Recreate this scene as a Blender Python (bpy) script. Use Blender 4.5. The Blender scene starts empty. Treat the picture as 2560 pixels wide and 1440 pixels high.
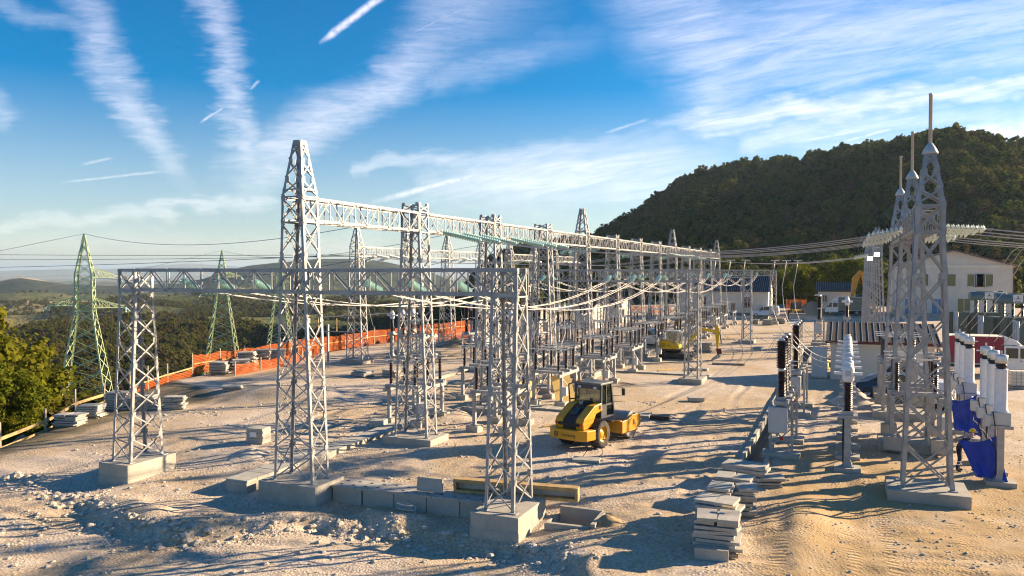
import bpy, math, random
from mathutils import Vector, Matrix, noise
R = math.radians
random.seed(7)
S = bpy.context.scene
COL = S.collection

# ---------------------------------------------------------------- camera
cd = bpy.data.cameras.new('camera'); cam = bpy.data.objects.new('camera', cd); COL.objects.link(cam)
cam.location = (0, 0, 7.8); cam.rotation_euler = (R(90 - 1.286), 0, R(23.1))
cd.sensor_width = 36; cd.lens = 27.56; cd.clip_start = .3; cd.clip_end = 60000
S.camera = cam

# ---------------------------------------------------------------- light and sky
SUN_AZ, SUN_EL = 42.0, 19.0          # azimuth from +X towards +Y
sd = Vector((math.cos(R(SUN_EL)) * math.cos(R(SUN_AZ)), math.cos(R(SUN_EL)) * math.sin(R(SUN_AZ)), math.sin(R(SUN_EL))))
ld = bpy.data.lights.new('sun', 'SUN'); ld.energy = 5.0; ld.angle = R(.55); ld.color = (1, .77, .50)
lo = bpy.data.objects.new('sun', ld); COL.objects.link(lo)
lo.rotation_euler = sd.to_track_quat('Z', 'Y').to_euler(); lo.location = (60, 40, 60)
S.view_settings.view_transform = 'Standard'; S.view_settings.look = 'None'
S.view_settings.exposure = 1.56; S.view_settings.gamma = 1; S.view_settings.use_curve_mapping = False
S.cycles.max_bounces = 6; S.cycles.diffuse_bounces = 2; S.cycles.glossy_bounces = 2; S.cycles.transmission_bounces = 4
S.cycles.transparent_max_bounces = 8; S.cycles.volume_bounces = 0; S.cycles.caustics_reflective = False; S.cycles.caustics_refractive = False
S.cycles.use_denoising = True; S.cycles.filter_width = 1.15

class NT:
    """tiny helper: math on node sockets"""
    def __init__(s, tree): s.t = tree; s.n = tree.nodes; s.l = tree.links
    def new(s, k, **kw):
        n = s.n.new(k)
        for a, b in kw.items(): setattr(n, a, b)
        return n
    def put(s, sock, v):
        if isinstance(v, bpy.types.NodeSocket): s.l.new(v, sock)
        elif v is not None: sock.default_value = v
    def m(s, op, a, b=None, c=None, clamp=False):
        n = s.new('ShaderNodeMath', operation=op, use_clamp=clamp)
        for i, v in enumerate((a, b, c)): s.put(n.inputs[i], v)
        return n.outputs[0]
    def v(s, op, a, b=None, scale=None):
        n = s.new('ShaderNodeVectorMath', operation=op)
        s.put(n.inputs[0], a); s.put(n.inputs[1], b)
        if scale is not None: s.put(n.inputs['Scale'], scale)
        return n.outputs['Value'] if op in ('DOT_PRODUCT', 'LENGTH') else n.outputs[0]
    def rng(s, x, a, b, c=0., d=1., smooth=True):
        n = s.new('ShaderNodeMapRange', interpolation_type='SMOOTHSTEP' if smooth else 'LINEAR')
        for k, v in zip(('Value', 'From Min', 'From Max', 'To Min', 'To Max'), (x, a, b, c, d)): s.put(n.inputs[k], v)
        return n.outputs[0]
    def noise(s, vec, scale, detail=2, rough=.5, dist=0., col=False):
        n = s.new('ShaderNodeTexNoise'); s.put(n.inputs['Vector'], vec)
        n.inputs['Scale'].default_value = scale; n.inputs['Detail'].default_value = detail
        n.inputs['Roughness'].default_value = rough; n.inputs['Distortion'].default_value = dist
        return n.outputs['Color' if col else 'Fac']
    def mix(s, f, a, b, mode='MIX'):
        n = s.new('ShaderNodeMix', data_type='RGBA', blend_type=mode)
        s.put(n.inputs[0], f); s.put(n.inputs[6], a if not isinstance(a, tuple) else (*a[:3], 1)); s.put(n.inputs[7], b if not isinstance(b, tuple) else (*b[:3], 1))
        return n.outputs[2]
    def comb(s, x, y, z=0.):
        n = s.new('ShaderNodeCombineXYZ')
        for i, q in enumerate((x, y, z)): s.put(n.inputs[i], q)
        return n.outputs[0]
    def ramp(s, f, stops):
        n = s.new('ShaderNodeValToRGB'); e = n.color_ramp.elements
        while len(e) < len(stops): e.new(.5)
        for q, (p, c) in zip(e, stops): q.position = p; q.color = (*c, 1)
        s.put(n.inputs[0], f); return n.outputs[0]

world = bpy.data.worlds.new('World'); S.world = world; world.use_nodes = True
def build_sky():
    t = NT(world.node_tree); t.n.clear()
    out = t.new('ShaderNodeOutputWorld'); bg = t.new('ShaderNodeBackground'); bg.inputs['Strength'].default_value = .054
    sky = t.new('ShaderNodeTexSky', sky_type='NISHITA', sun_disc=False)
    sky.sun_elevation = R(SUN_EL); sky.sun_rotation = R(90 - SUN_AZ); sky.altitude = 500
    sky.air_density = 1.0; sky.dust_density = .35; sky.ozone_density = 3.2
    d = t.new('ShaderNodeNewGeometry').outputs['Incoming']; d = t.v('SCALE', d, scale=-1.0)
    # high cirrus: coordinates on the tangent plane of the sky around azimuth 113 deg (world fixed)
    a, p = R(23.1), R(-1.286)
    F = (-math.sin(a) * math.cos(p), math.cos(a) * math.cos(p), math.sin(p)); Rt = (math.cos(a), math.sin(a), 0)
    U = (math.sin(a) * math.sin(p), -math.cos(a) * math.sin(p), math.cos(p))
    df = t.v('DOT_PRODUCT', d, F); dfc = t.m('MAXIMUM', df, .08)
    s = t.m('MULTIPLY_ADD', t.m('DIVIDE', t.v('DOT_PRODUCT', d, Rt), dfc), 1.96, 1.28)
    v = t.m('SUBTRACT', .72, t.m('MULTIPLY', t.m('DIVIDE', t.v('DOT_PRODUCT', d, U), dfc), 1.96))
    P0 = t.comb(s, v, 0.)
    st = t.comb(t.m('MULTIPLY', s, 3.2), t.m('MULTIPLY', v, 22.), 0.)
    big = t.v('SCALE', t.v('SUBTRACT', t.noise(P0, 4.5, 3, .55, col=True), (.5, .5, .5)), scale=.13)
    fine = t.v('SCALE', t.v('SUBTRACT', t.noise(st, 1.6, 3, .6, col=True), (.5, .5, .5)), scale=.10)
    fine = t.v('ADD', t.v('MULTIPLY', fine, (.75, .30, 0.)), t.v('MULTIPLY', t.v('SUBTRACT', t.noise(t.comb(t.m('MULTIPLY', s, 9.), t.m('MULTIPLY', v, 34.), 3.), 1.0, 5, .68, 1.5, col=True), (.5, .5, .5)), (.085, .04, 0.)))
    P1 = t.v('MULTIPLY', t.v('ADD', t.v('ADD', P0, big), fine), (1, 1, 0))
    P2 = t.v('MULTIPLY', t.v('ADD', P0, t.v('SCALE', fine, scale=.12)), (1, 1, 0))
    sh = t.v('SUBTRACT', P0, (0., 0., 0.)); rot = t.new('ShaderNodeVectorRotate', rotation_type='Z_AXIS'); t.put(rot.inputs['Vector'], P0); rot.inputs['Angle'].default_value = R(11)
    fib = t.noise(t.v('MULTIPLY', rot.outputs[0], (3.0, 26., 1.)), 1.0, 5, .62, .6)
    fib0 = t.noise(t.v('MULTIPLY', P0, (5.0, 34., 1.)), 1.0, 5, .62, 1.0)
    fib1 = t.noise(t.v('MULTIPLY', P0, (14., 70., 1.)), 1.0, 6, .7, 1.6); fib2 = t.noise(t.v('MULTIPLY', rot.outputs[0], (9., 80., 1.)), 1.0, 6, .7, 1.2)
    tot = {}
    def seg(p0, p1, w0, w1, op, P, key, taper=False, op1=None):
        x0, y0, x1, y1 = (q / 1000 for q in (*p0, *p1)); w0 /= 1000; w1 /= 1000
        dx, dy = x1 - x0, y1 - y0; L2 = dx * dx + dy * dy
        al = t.m('DIVIDE', t.v('DOT_PRODUCT', t.v('SUBTRACT', P, (x0, y0, 0)), (dx, dy, 0)), L2, clamp=True)
        q = t.v('SUBTRACT', P, t.v('ADD', t.v('SCALE', (dx, dy, 0), scale=al), (x0, y0, 0)))
        r = t.m('DIVIDE', t.v('LENGTH', q), t.m('MULTIPLY_ADD', al, w1 - w0, w0))
        k = t.m('MULTIPLY', t.rng(r, 1.35, .0, 0., 1.), t.m('MULTIPLY_ADD', al, (op if op1 is None else op1) - op, op))
        if taper: k = t.m('MULTIPLY', k, t.rng(t.m('MULTIPLY', al, t.m('SUBTRACT', 1.0, al)), .0, .20, 0., 1.))
        tot[key] = k if key not in tot else t.m('MAXIMUM', tot[key], k)
    def band(pts, P, key):
        for (x0, y0, w0, o), (x1, y1, w1, o1) in zip(pts, pts[1:]):
            out_of_view = x1 < 0 or x1 > 2560 or y1 < 0
            seg((x0, y0), (x1, y1), w0, w1, o, P, key, len(pts) == 2 and w0 < 12, o if (o1 == 0 and (out_of_view or len(pts) == 2)) else (o1 if o1 else .08 * o))
    band([(200, -40, 70, .42), (255, 130, 66, .50), (315, 260, 52, .56), (420, 395, 44, .42), (475, 490, 30, 0)], P1, 'h')
    band([(505, -40, 56, .54), (562, 140, 54, .56), (595, 300, 40, .5), (610, 390, 60, .5)], P1, 'h')
    band([(1190, -40, 190, .36), (1090, 90, 110, .44), (960, 215, 62, .66), (800, 285, 72, .62), (660, 400, 80, .48), (570, 490, 60, 0)], P1, 'h')
    band([(1080, 200, 40, .34), (1300, 140, 60, .28), (1560, 80, 60, 0)], P1, 'h')
    band([(0, 20, 30, .3), (190, 70, 30, 0)], P1, 'h'); band([(-20, 255, 50, .3), (20, 300, 40, 0)], P1, 'h')
    band([(-40, 572, 22, .38), (420, 545, 22, 0)], P1, 'h'); band([(380, 530, 14, .4), (680, 480, 26, 0)], P1, 'h')
    band([(-40, 640, 60, .35), (900, 640, 60, 0)], P1, 'h')
    band([(1660, -40, 180, .55), (1770, 130, 160, .72), (1800, 260, 120, .5), (1830, 330, 60, 0)], P1, 'r')
    band([(1790, 130, 170, .66), (2120, 80, 170, .66), (2640, 50, 160, 0)], P1, 'r')
    band([(1640, 330, 26, .3), (1760, 312, 44, .9), (2100, 268, 46, 1.0), (2620, 200, 36, 0)], P1, 'r')
    band([(1760, 235, 56, .5), (2200, 165, 50, .55), (2620, 120, 40, 0)], P1, 'r')
    band([(1900, 360, 50, .55), (2250, 310, 50, .55), (2620, 300, 60, 0)], P1, 'r')
    band([(2440, 345, 30, .95), (2640, 320, 40, 0)], P1, 'r')
    band([(900, 430, 20, .35), (1300, 400, 36, .6), (1720, 330, 26, 0)], P1, 'r')
    band([(1060, 484, 46, .35), (1300, 460, 84, .7), (1560, 430, 96, .7), (1900, 392, 70, 0)], P1, 'r')
    band([(930, 505, 6, .08), (1010, 485, 9, .6), (1120, 455, 10, .7), (1330, 402, 16, 0)], P2, 'c')
    band([(800, 107, 6, .15), (828, 86, 10, 1.0), (938, 2, 11, 1.05), (960, -14, 12, 0)], P2, 'c')
    band([(1006, 94, 2.2, .5), (1215, -4, 2.2, 0)], P2, 'c')
    band([(140, 458, 3, .34), (440, 424, 4, 0)], P2, 'c'); band([(200, 412, 4, .3), (285, 394, 4, 0)], P2, 'c')
    band([(495, 309, 4, .5), (570, 262, 4, 0)], P2, 'c'); band([(622, 226, 5, .4), (650, 200, 5, 0)], P2, 'c')
    band([(1500, 336, 4, .34), (1630, 296, 5, 0)], P2, 'c'); band([(1860, 338, 7, .45), (2120, 300, 8, 0)], P2, 'c')
    band([(1990, 356, 5, .7), (2200, 316, 6, 0)], P2, 'c'); band([(2090, 358, 4, .7), (2250, 318, 5, 0)], P2, 'c')
    band([(2050, 218, 7, .4), (2310, 163, 9, 0)], P2, 'c')
    fade = t.rng(df, .1, .35)
    h = t.m('MULTIPLY', tot['h'], t.m('MULTIPLY', t.rng(fib0, .22, .70, .52, 1.0), t.rng(fib1, .28, .62, .70, 1.0))); r = t.m('MULTIPLY', tot['r'], t.m('MULTIPLY', t.rng(fib, .25, .68, .38, 1.0), t.rng(fib2, .28, .62, .72, 1.0)))
    c = t.m('MULTIPLY', tot['c'], t.rng(t.noise(P0, 60, 2), .25, .6, .55, 1.))
    cov = t.m('MULTIPLY', t.m('MAXIMUM', t.m('MAXIMUM', h, r), c), fade)
    # the same thin cirrus everywhere else
    sep = t.new('ShaderNodeSeparateXYZ'); t.put(sep.inputs[0], d)
    zc = t.m('MAXIMUM', sep.outputs[2], .03); pl = t.comb(t.m('DIVIDE', sep.outputs[0], zc), t.m('DIVIDE', sep.outputs[1], zc))
    gen = t.rng(t.noise(t.v('MULTIPLY', pl, (.9, .35, 1)), 1.2, 5, .6, .5), .50, .80, 0., .5)
    cov = t.m('MAXIMUM', cov, t.m('MULTIPLY', gen, t.rng(df, .75, .35)))
    cov = t.m('MULTIPLY', cov, t.rng(sep.outputs[2], .005, .05), clamp=True)
    cloud = t.mix(t.rng(sep.outputs[2], .05, .40), (10.8, 10.1, 9.7), (7.4, 7.4, 9.2))
    hs = t.new('ShaderNodeHueSaturation'); t.put(hs.inputs['Saturation'], t.rng(sep.outputs[2], .0, .34, .85, 1.80)); t.put(hs.inputs['Color'], sky.outputs[0])
    t.put(bg.inputs['Color'], t.mix(t.m('MULTIPLY', cov, .74), hs.outputs[0], cloud))
    t.l.new(bg.outputs[0], out.inputs[0])
build_sky()

# ---------------------------------------------------------------- materials
M = {}
def mat(name, base, rough=.7, metal=0., var=.12, scale=6., bump=0., bscale=40., dark=None, darkamt=0., spec=.4, emit=None, obj=True, grain=0.):
    m = bpy.data.materials.new(name); m.use_nodes = True; t = NT(m.node_tree); b = t.n['Principled BSDF']
    co = t.new('ShaderNodeTexCoord').outputs['Object']
    f = t.noise(co, scale, 4, .6)
    c = t.mix(t.rng(f, .3, .7), tuple(x * (1 - var) for x in base), tuple(min(1, x * (1 + var)) for x in base))
    if dark: c = t.mix(t.m('MULTIPLY', t.rng(t.noise(co, scale * .37 + .2, 5, .65, .5), .48, .72), darkamt), c, dark)
    if grain: c = t.mix(t.rng(t.noise(co, scale * 9, 2, .7), .35, .65, 0, grain), c, tuple(x * .55 for x in base))
    oi = t.new('ShaderNodeObjectInfo').outputs['Random']
    if obj: c = t.mix(t.m('MULTIPLY', oi, .16), c, tuple(x * .55 for x in base))
    t.put(b.inputs['Base Color'], c); b.inputs['Roughness'].default_value = rough; b.inputs['Metallic'].default_value = metal
    b.inputs['Specular IOR Level'].default_value = spec
    if bump:
        bn = t.new('ShaderNodeBump'); bn.inputs['Strength'].default_value = bump; bn.inputs['Distance'].default_value = .02
        t.put(bn.inputs['Height'], t.noise(co, bscale, 3, .6)); t.l.new(bn.outputs[0], b.inputs['Normal'])
    if emit: b.inputs['Emission Color'].default_value = (*emit[0], 1); b.inputs['Emission Strength'].default_value = emit[1]
    M[name] = m; return m
mat('galvanised', (.37, .37, .37), .5, .25, .16, 3., .12, 60, (.24, .24, .24), .6)
mat('galvanised_dark', (.36, .37, .38), .5, .25, .14, 3., .1, 60)
mat('concrete', (.43, .40, .34), .9, 0, .12, 1.6, .35, 30, (.27, .24, .19), .55, grain=.2)
mat('slab', (.44, .42, .37), .9, 0, .12, 2.5, .3, 40, (.30, .27, .22), .45, grain=.25)
mat('green_paint', (.60, .70, .40), .5, .1, .12, 3.)
mat('wood', (.47, .32, .14), .8, 0, .22, 5., .3, 50, (.26, .17, .08), .5)
mat('wood_grey', (.36, .31, .25), .85, 0, .2, 5., .3, 50)
mat('ply', (.80, .56, .19), .7, 0, .1, 4., .1, 50)
mat('porcelain', (.030, .013, .010), .28, 0, .1, 5., 0, spec=.5)
mat('porcelain_white', (.74, .74, .75), .4, 0, .05, 5.)
mat('alu', (.68, .67, .66), .35, .6, .06, 3.)
mat('wire', (.58, .55, .52), .45, .3, .05, 3.)
mat('wire_dark', (.22, .22, .23), .5, .3, .05, 3.)
mat('cab_grey', (.52, .53, .52), .5, 0, .04, 2.)
mat('black', (.022, .022, .024), .55, 0, .2, 4.)
mat('rubber', (.045, .042, .040), .85, 0, .25, 9., .3, 60, (.22, .18, .14), .45)
mat('yellow', (.66, .31, .008), .42, 0, .08, 1.5, 0, 30, (.42, .30, .14), .45, spec=.5)
mat('yellow_dark', (.62, .34, .02), .5, 0, .1, 2.5, 0, 30, (.2, .14, .06), .5)
mat('lemon', (.68, .44, .012), .4, 0, .06, 1.5, 0, 30, (.40, .30, .10), .25)
mat('drum_steel', (.40, .37, .33), .42, .5, .15, 4., .15, 20, (.30, .25, .18), .5)
mat('white_paint', (.74, .74, .73), .35, 0, .05, 1.2, 0, 30, (.45, .42, .36), .2)
mat('wall_white', (.66, .59, .49), .85, 0, .05, .8, .15, 60, (.52, .48, .42), .25, obj=False)
mat('wall_cream', (.72, .66, .55), .85, 0, .05, .8, .15, 60, (.52, .46, .38), .25, obj=False)
mat('roof_dark', (.085, .074, .070), .9, 0, .15, 2., 0, obj=False, spec=.08)
mat('roof_red', (.13, .035, .028), .8, 0, .15, 2., 0, obj=False)
mat('maroon', (.22, .022, .045), .6, 0, .1, 1.5, .1, 8)
mat('olive_tarp', (.20, .20, .15), .7, 0, .1, 1.5, .1, 8)
mat('blue_tarp', (.006, .045, .42), .5, 0, .15, 3., .5, 6)
mat('navy', (.012, .016, .035), .85, 0, .2, 8.)
mat('skin', (.45, .26, .18), .6, 0, .05, 8.)
mat('hivis', (.45, .75, .04), .8, 0, .1, 8.)
mat('helmet', (.75, .47, .02), .35, 0, .03, 8.)
mat('reflect', (.72, .74, .76), .4, 0, .03, 8.)
mat('car_blue', (.02, .06, .12), .3, .2, .05, 2.)
mat('car_silver', (.45, .48, .52), .3, .4, .05, 2.)
mat('trafo_green', (.095, .125, .105), .45, 0, .08, 2.)
mat('trafo_blue', (.10, .17, .19), .4, 0, .08, 2.)
mat('orange_paint', (.75, .30, .02), .45, 0, .1, 2.)
mat('red', (.55, .02, .02), .5, 0, .05, 4.)
mat('blue_door', (.10, .22, .40), .4, 0, .05, 2.)
mat('earth', (.36, .25, .14), .95, 0, .25, 3., .6, 14, (.20, .14, .08), .6)
mat('stone', (.52, .46, .38), .95, 0, .2, 5., .4, 20)
mat('bark', (.13, .10, .075), .95, 0, .2, 6., .4, 20)
mat('lamp_on', (.9, .93, 1), .4, 0, 0, 2., emit=((.85, .92, 1), 6.))
def glassy(name, base, rough, trans, alpha_t=None):
    m = bpy.data.materials.new(name); m.use_nodes = True; b = m.node_tree.nodes['Principled BSDF']
    b.inputs['Base Color'].default_value = (*base, 1); b.inputs['Roughness'].default_value = rough
    b.inputs['Transmission Weight'].default_value = trans; b.inputs['Specular IOR Level'].default_value = .6
    M[name] = m
glassy('glass_dark', (.035, .045, .045), .06, 0.)
glassy('cab_glass', (.80, .86, .80), .0, .0)
def thin_glass(name, tint, gloss):
    m = bpy.data.materials.new(name); m.use_nodes = True; t = NT(m.node_tree); t.n.clear(); o = t.new('ShaderNodeOutputMaterial')
    tr = t.new('ShaderNodeBsdfTransparent'); tr.inputs[0].default_value = (*tint, 1); gl = t.new('ShaderNodeBsdfGlossy'); gl.inputs['Roughness'].default_value = .04
    mx = t.new('ShaderNodeMixShader'); mx.inputs[0].default_value = gloss; t.l.new(tr.outputs[0], mx.inputs[1]); t.l.new(gl.outputs[0], mx.inputs[2]); t.l.new(mx.outputs[0], o.inputs[0]); M[name] = m
thin_glass('cab_glass', (.50, .54, .49), .14)
mat('cab_dark', (.085, .088, .090), .5, .1, .1, 3.)
mat('cab_roof', (.17, .175, .165), .55, 0, .1, 3.)
glassy('glass_olive', (.14, .145, .06), .15, 0.)
def insulator_glass(name, col):
    m = bpy.data.materials.new(name); m.use_nodes = True; t = NT(m.node_tree); t.n.clear(); o = t.new('ShaderNodeOutputMaterial')
    df = t.new('ShaderNodeBsdfDiffuse'); df.inputs[0].default_value = (*col, 1); tl = t.new('ShaderNodeBsdfTranslucent'); tl.inputs[0].default_value = (*col, 1)
    gl = t.new('ShaderNodeBsdfGlossy'); gl.inputs['Roughness'].default_value = .12
    a = t.new('ShaderNodeMixShader'); a.inputs[0].default_value = .5; t.l.new(df.outputs[0], a.inputs[1]); t.l.new(tl.outputs[0], a.inputs[2])
    b = t.new('ShaderNodeMixShader'); b.inputs[0].default_value = .22; t.l.new(a.outputs[0], b.inputs[1]); t.l.new(gl.outputs[0], b.inputs[2]); t.l.new(b.outputs[0], o.inputs[0]); M[name] = m
insulator_glass('glass_teal', (.56, .80, .74)); insulator_glass('glass_pale', (.90, .97, .92))
def net_mat():
    m = bpy.data.materials.new('orange_net'); m.use_nodes = True; t = NT(m.node_tree); b = t.n['Principled BSDF']; o = t.n['Material Output']
    uv = t.new('ShaderNodeTexCoord').outputs['UV']; sp = t.new('ShaderNodeSeparateXYZ'); t.put(sp.inputs[0], uv)
    fx = t.m('FRACT', t.m('MULTIPLY', sp.outputs[0], 14.)); fy = t.m('FRACT', t.m('MULTIPLY', sp.outputs[1], 9.))
    hole = t.m('MULTIPLY', t.m('MULTIPLY', t.m('GREATER_THAN', fx, .36), t.m('GREATER_THAN', fy, .36)), 1.0)
    c = t.mix(t.noise(uv, 1.3, 3), (.62, .08, .015), (.80, .22, .02)); t.put(b.inputs['Base Color'], c); b.inputs['Roughness'].default_value = .7
    tl = t.new('ShaderNodeBsdfTranslucent'); t.put(tl.inputs[0], c); tr = t.new('ShaderNodeBsdfTransparent')
    mx = t.new('ShaderNodeMixShader'); mx.inputs[0].default_value = .45; t.l.new(b.outputs[0], mx.inputs[1]); t.l.new(tl.outputs[0], mx.inputs[2])
    m2 = t.new('ShaderNodeMixShader'); t.put(m2.inputs[0], hole); t.l.new(mx.outputs[0], m2.inputs[1]); t.l.new(tr.outputs[0], m2.inputs[2]); t.l.new(m2.outputs[0], o.inputs[0])
    M['orange_net'] = m
net_mat()
def leaf_mat(name, cols, trans=.35):
    m = bpy.data.materials.new(name); m.use_nodes = True; t = NT(m.node_tree); t.n.clear(); o = t.new('ShaderNodeOutputMaterial')
    g = t.new('ShaderNodeNewGeometry'); oi = t.new('ShaderNodeObjectInfo')
    f = t.m('ADD', t.m('MULTIPLY', oi.outputs['Random'], .75), t.m('MULTIPLY', g.outputs['Random Per Island'], .35)); f = t.m('SUBTRACT', f, .05)
    c = t.ramp(f, [(i / (len(cols) - 1), q) for i, q in enumerate(cols)])
    df = t.new('ShaderNodeBsdfDiffuse'); t.put(df.inputs[0], c); tl = t.new('ShaderNodeBsdfTranslucent'); t.put(tl.inputs[0], c)
    mx = t.new('ShaderNodeMixShader'); mx.inputs[0].default_value = trans; t.l.new(df.outputs[0], mx.inputs[1]); t.l.new(tl.outputs[0], mx.inputs[2]); t.l.new(mx.outputs[0], o.inputs[0]); M[name] = m
leaf_mat('leaf_forest', [(.022, .042, .011), (.044, .070, .015), (.090, .112, .022), (.130, .132, .026), (.120, .105, .036), (.046, .066, .017)], .34)
leaf_mat('leaf_yellow', [(.080, .115, .014), (.125, .142, .014), (.170, .158, .016), (.092, .120, .016)], .4)
leaf_mat('leaf_valley', [(.060, .078, .018), (.100, .115, .024), (.150, .140, .034), (.130, .118, .040), (.080, .095, .024)], .45)
leaf_mat('leaf_brown', [(.085, .060, .030), (.11, .075, .035), (.075, .060, .030)], .3)

# ---------------------------------------------------------------- mesh helpers
class MB:
    def __init__(s): s.v = []; s.f = []; s.mi = []; s.sm = []; s.cur = 0
    def add(s, vs, fs, smooth=False):
        n = len(s.v); s.v += [tuple(q) for q in vs]; s.f += [tuple(n + i for i in f) for f in fs]
        s.mi += [s.cur] * len(fs); s.sm += [smooth] * len(fs); return s
    def box(s, c, d, rz=0, taper=1., tx=None, rot=None):
        x, y, z = (q / 2 for q in d); tx = taper if tx is None else tx
        vs = [Vector((i * x * (taper if k > 0 else 1), j * y * (tx if k > 0 else 1), k * z)) for k in (-1, 1) for j in (-1, 1) for i in (-1, 1)]
        m = rot if rot is not None else Matrix.Rotation(rz, 3, 'Z')
        return s.add([m @ q + Vector(c) for q in vs], [(0, 2, 3, 1), (4, 5, 7, 6), (0, 1, 5, 4), (2, 6, 7, 3), (0, 4, 6, 2), (1, 3, 7, 5)])
    def bbox(s, x0, x1, y0, y1, z0, z1): return s.box(((x0 + x1) / 2, (y0 + y1) / 2, (z0 + z1) / 2), (x1 - x0, y1 - y0, z1 - z0))
    def bar(s, a, b, w, h=None, up=(0, 0, 1)):
        a, b = Vector(a), Vector(b); h = h or w; d = (b - a).normalized(); u = Vector(up)
        if abs(d.dot(u)) > .98: u = Vector((1, 0, 0))
        x = d.cross(u).normalized() * w / 2; y = x.cross(d).normalized() * h / 2
        return s.add([p + i * x + j * y for p in (a, b) for i, j in ((-1, -1), (1, -1), (1, 1), (-1, 1))], [(0, 1, 2, 3), (7, 6, 5, 4), (0, 4, 5, 1), (1, 5, 6, 2), (2, 6, 7, 3), (3, 7, 4, 0)])
    def angle(s, a, b, w, t=.012, n=(0, 0, 1)):
        """an L section steel angle from a to b; n = normal of the face it lies in"""
        a, b = Vector(a), Vector(b); d = (b - a).normalized(); n = Vector(n); x = d.cross(n).normalized(); y = x.cross(d).normalized() * -1
        pf = [(-w / 2, 0), (w / 2, 0), (w / 2, t), (-w / 2 + t, t), (-w / 2 + t, w), (-w / 2, w)]
        return s.add([p + x * i + y * j for p in (a, b) for i, j in pf], [(5, 4, 3, 2, 1, 0), (6, 7, 8, 9, 10, 11)] + [(i, (i + 1) % 6, 6 + (i + 1) % 6, 6 + i) for i in range(6)])
    def loft(s, rings, close=True, caps=True, smooth=False):
        n = len(rings[0]); vs = [p for r in rings for p in r]; fs = []
        for k in range(len(rings) - 1):
            for i in range(n if close else n - 1):
                j = (i + 1) % n; fs.append((k * n + i, k * n + j, k * n + n + j, k * n + n + i))
        s.add(vs, fs, smooth)
        if caps and close:
            m = len(s.v) - len(vs); s.f += [tuple(m + i for i in reversed(range(n))), tuple(m + len(vs) - n + i for i in range(n))]; s.mi += [s.cur] * 2; s.sm += [False] * 2
        return s
    def tube(s, pts, r, n=6, smooth=True, caps=True):
        pts = [Vector(p) for p in pts]; rings = []; rr = r if isinstance(r, (list, tuple)) else [r] * len(pts)
        for i, p in enumerate(pts):
            d = (pts[min(i + 1, len(pts) - 1)] - pts[max(i - 1, 0)]).normalized(); u = Vector((0, 0, 1)) if abs(d.z) < .95 else Vector((1, 0, 0))
            x = d.cross(u).normalized(); y = x.cross(d)
            rings.append([p + (x * math.cos(6.28318 * k / n) + y * math.sin(6.28318 * k / n)) * rr[i] for k in range(n)])
        return s.loft(rings, True, caps, smooth)
    def lathe(s, prof, n=12, c=(0, 0, 0), axis='Z', smooth=True, caps=True):
        rings = []
        for r, z in prof:
            ring = []
            for k in range(n):
                a = 6.28318531 * k / n; q = (r * math.cos(a), r * math.sin(a), z)
                if axis == 'X': q = (z, q[0], q[1])
                elif axis == 'Y': q = (q[0], z, q[1]) if False else (q[1], z, q[0])
                ring.append((q[0] + c[0], q[1] + c[1], q[2] + c[2]))
            rings.append(ring)
        return s.loft(rings, True, caps, smooth)
    def prism(s, poly, y0, y1, plane='XZ'):
        f = (lambda a, b, y: (a, y, b)) if plane == 'XZ' else ((lambda a, b, y: (y, a, b)) if plane == 'YZ' else (lambda a, b, y: (a, b, y)))
        return s.loft([[f(a, b, y0) for a, b in poly], [f(a, b, y1) for a, b in poly]])
    def mesh(s, name, mats):
        me = bpy.data.meshes.new(name); me.from_pydata(s.v, [], s.f)
        for q in ([mats] if isinstance(mats, str) else mats): me.materials.append(M[q])
        me.polygons.foreach_set('material_index', s.mi); me.polygons.foreach_set('use_smooth', s.sm); me.update(); return me
    def build(s, name, mats, parent=None, bev=0.):
        return ob(name, s.mesh(name, mats), parent, bev)
def ob(name, me, parent=None, bev=0.):
    o = bpy.data.objects.new(name, me); COL.objects.link(o)
    if parent is not None: o.parent = parent
    if bev:
        b = o.modifiers.new('bevel', 'BEVEL'); b.width = bev; b.segments = 2; b.limit_method = 'ANGLE'
    return o
def tag(o, label, cat, group=None, kind=None):
    if label: o['label'] = label
    if cat: o['category'] = cat
    if group: o['group'] = group
    if kind: o['kind'] = kind
    return o
def thing(name, label, cat, loc=(0, 0, 0), rz=0., group=None):
    o = bpy.data.objects.new(name, None); COL.objects.link(o); o.location = loc; o.rotation_euler = (0, 0, rz); o.empty_display_size = .2
    return tag(o, label, cat, group)
def stuff(o): o['kind'] = 'stuff'; return o
KIDS = {}
def kids(root): return [c for c in root.children]
def dup(root, loc, rz=None, label=None, group=None):
    def cp(o, par):
        c = o.copy(); COL.objects.link(c)
        if par is not None: c.parent = par
        for k in o.children: cp(k, c)
        return c
    r = cp(root, None); r.location = loc
    if rz is not None: r.rotation_euler = (0, 0, rz)
    if label: r['label'] = label
    if group: r['group'] = group
    return r
def sm01(a, b, x):
    t = min(1, max(0, (x - a) / (b - a))); return t * t * (3 - 2 * t)
def lerp(a, b, t): return a + (b - a) * t
def interp(tab, x):
    if x <= tab[0][0]: return tab[0][1]
    for (a, p), (b, q) in zip(tab, tab[1:]):
        if x <= b: return p + (q - p) * (x - a) / (b - a)
    return tab[-1][1]
def nz(x, y, s, z=0.): return noise.noise((x * s, y * s, z))

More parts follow.
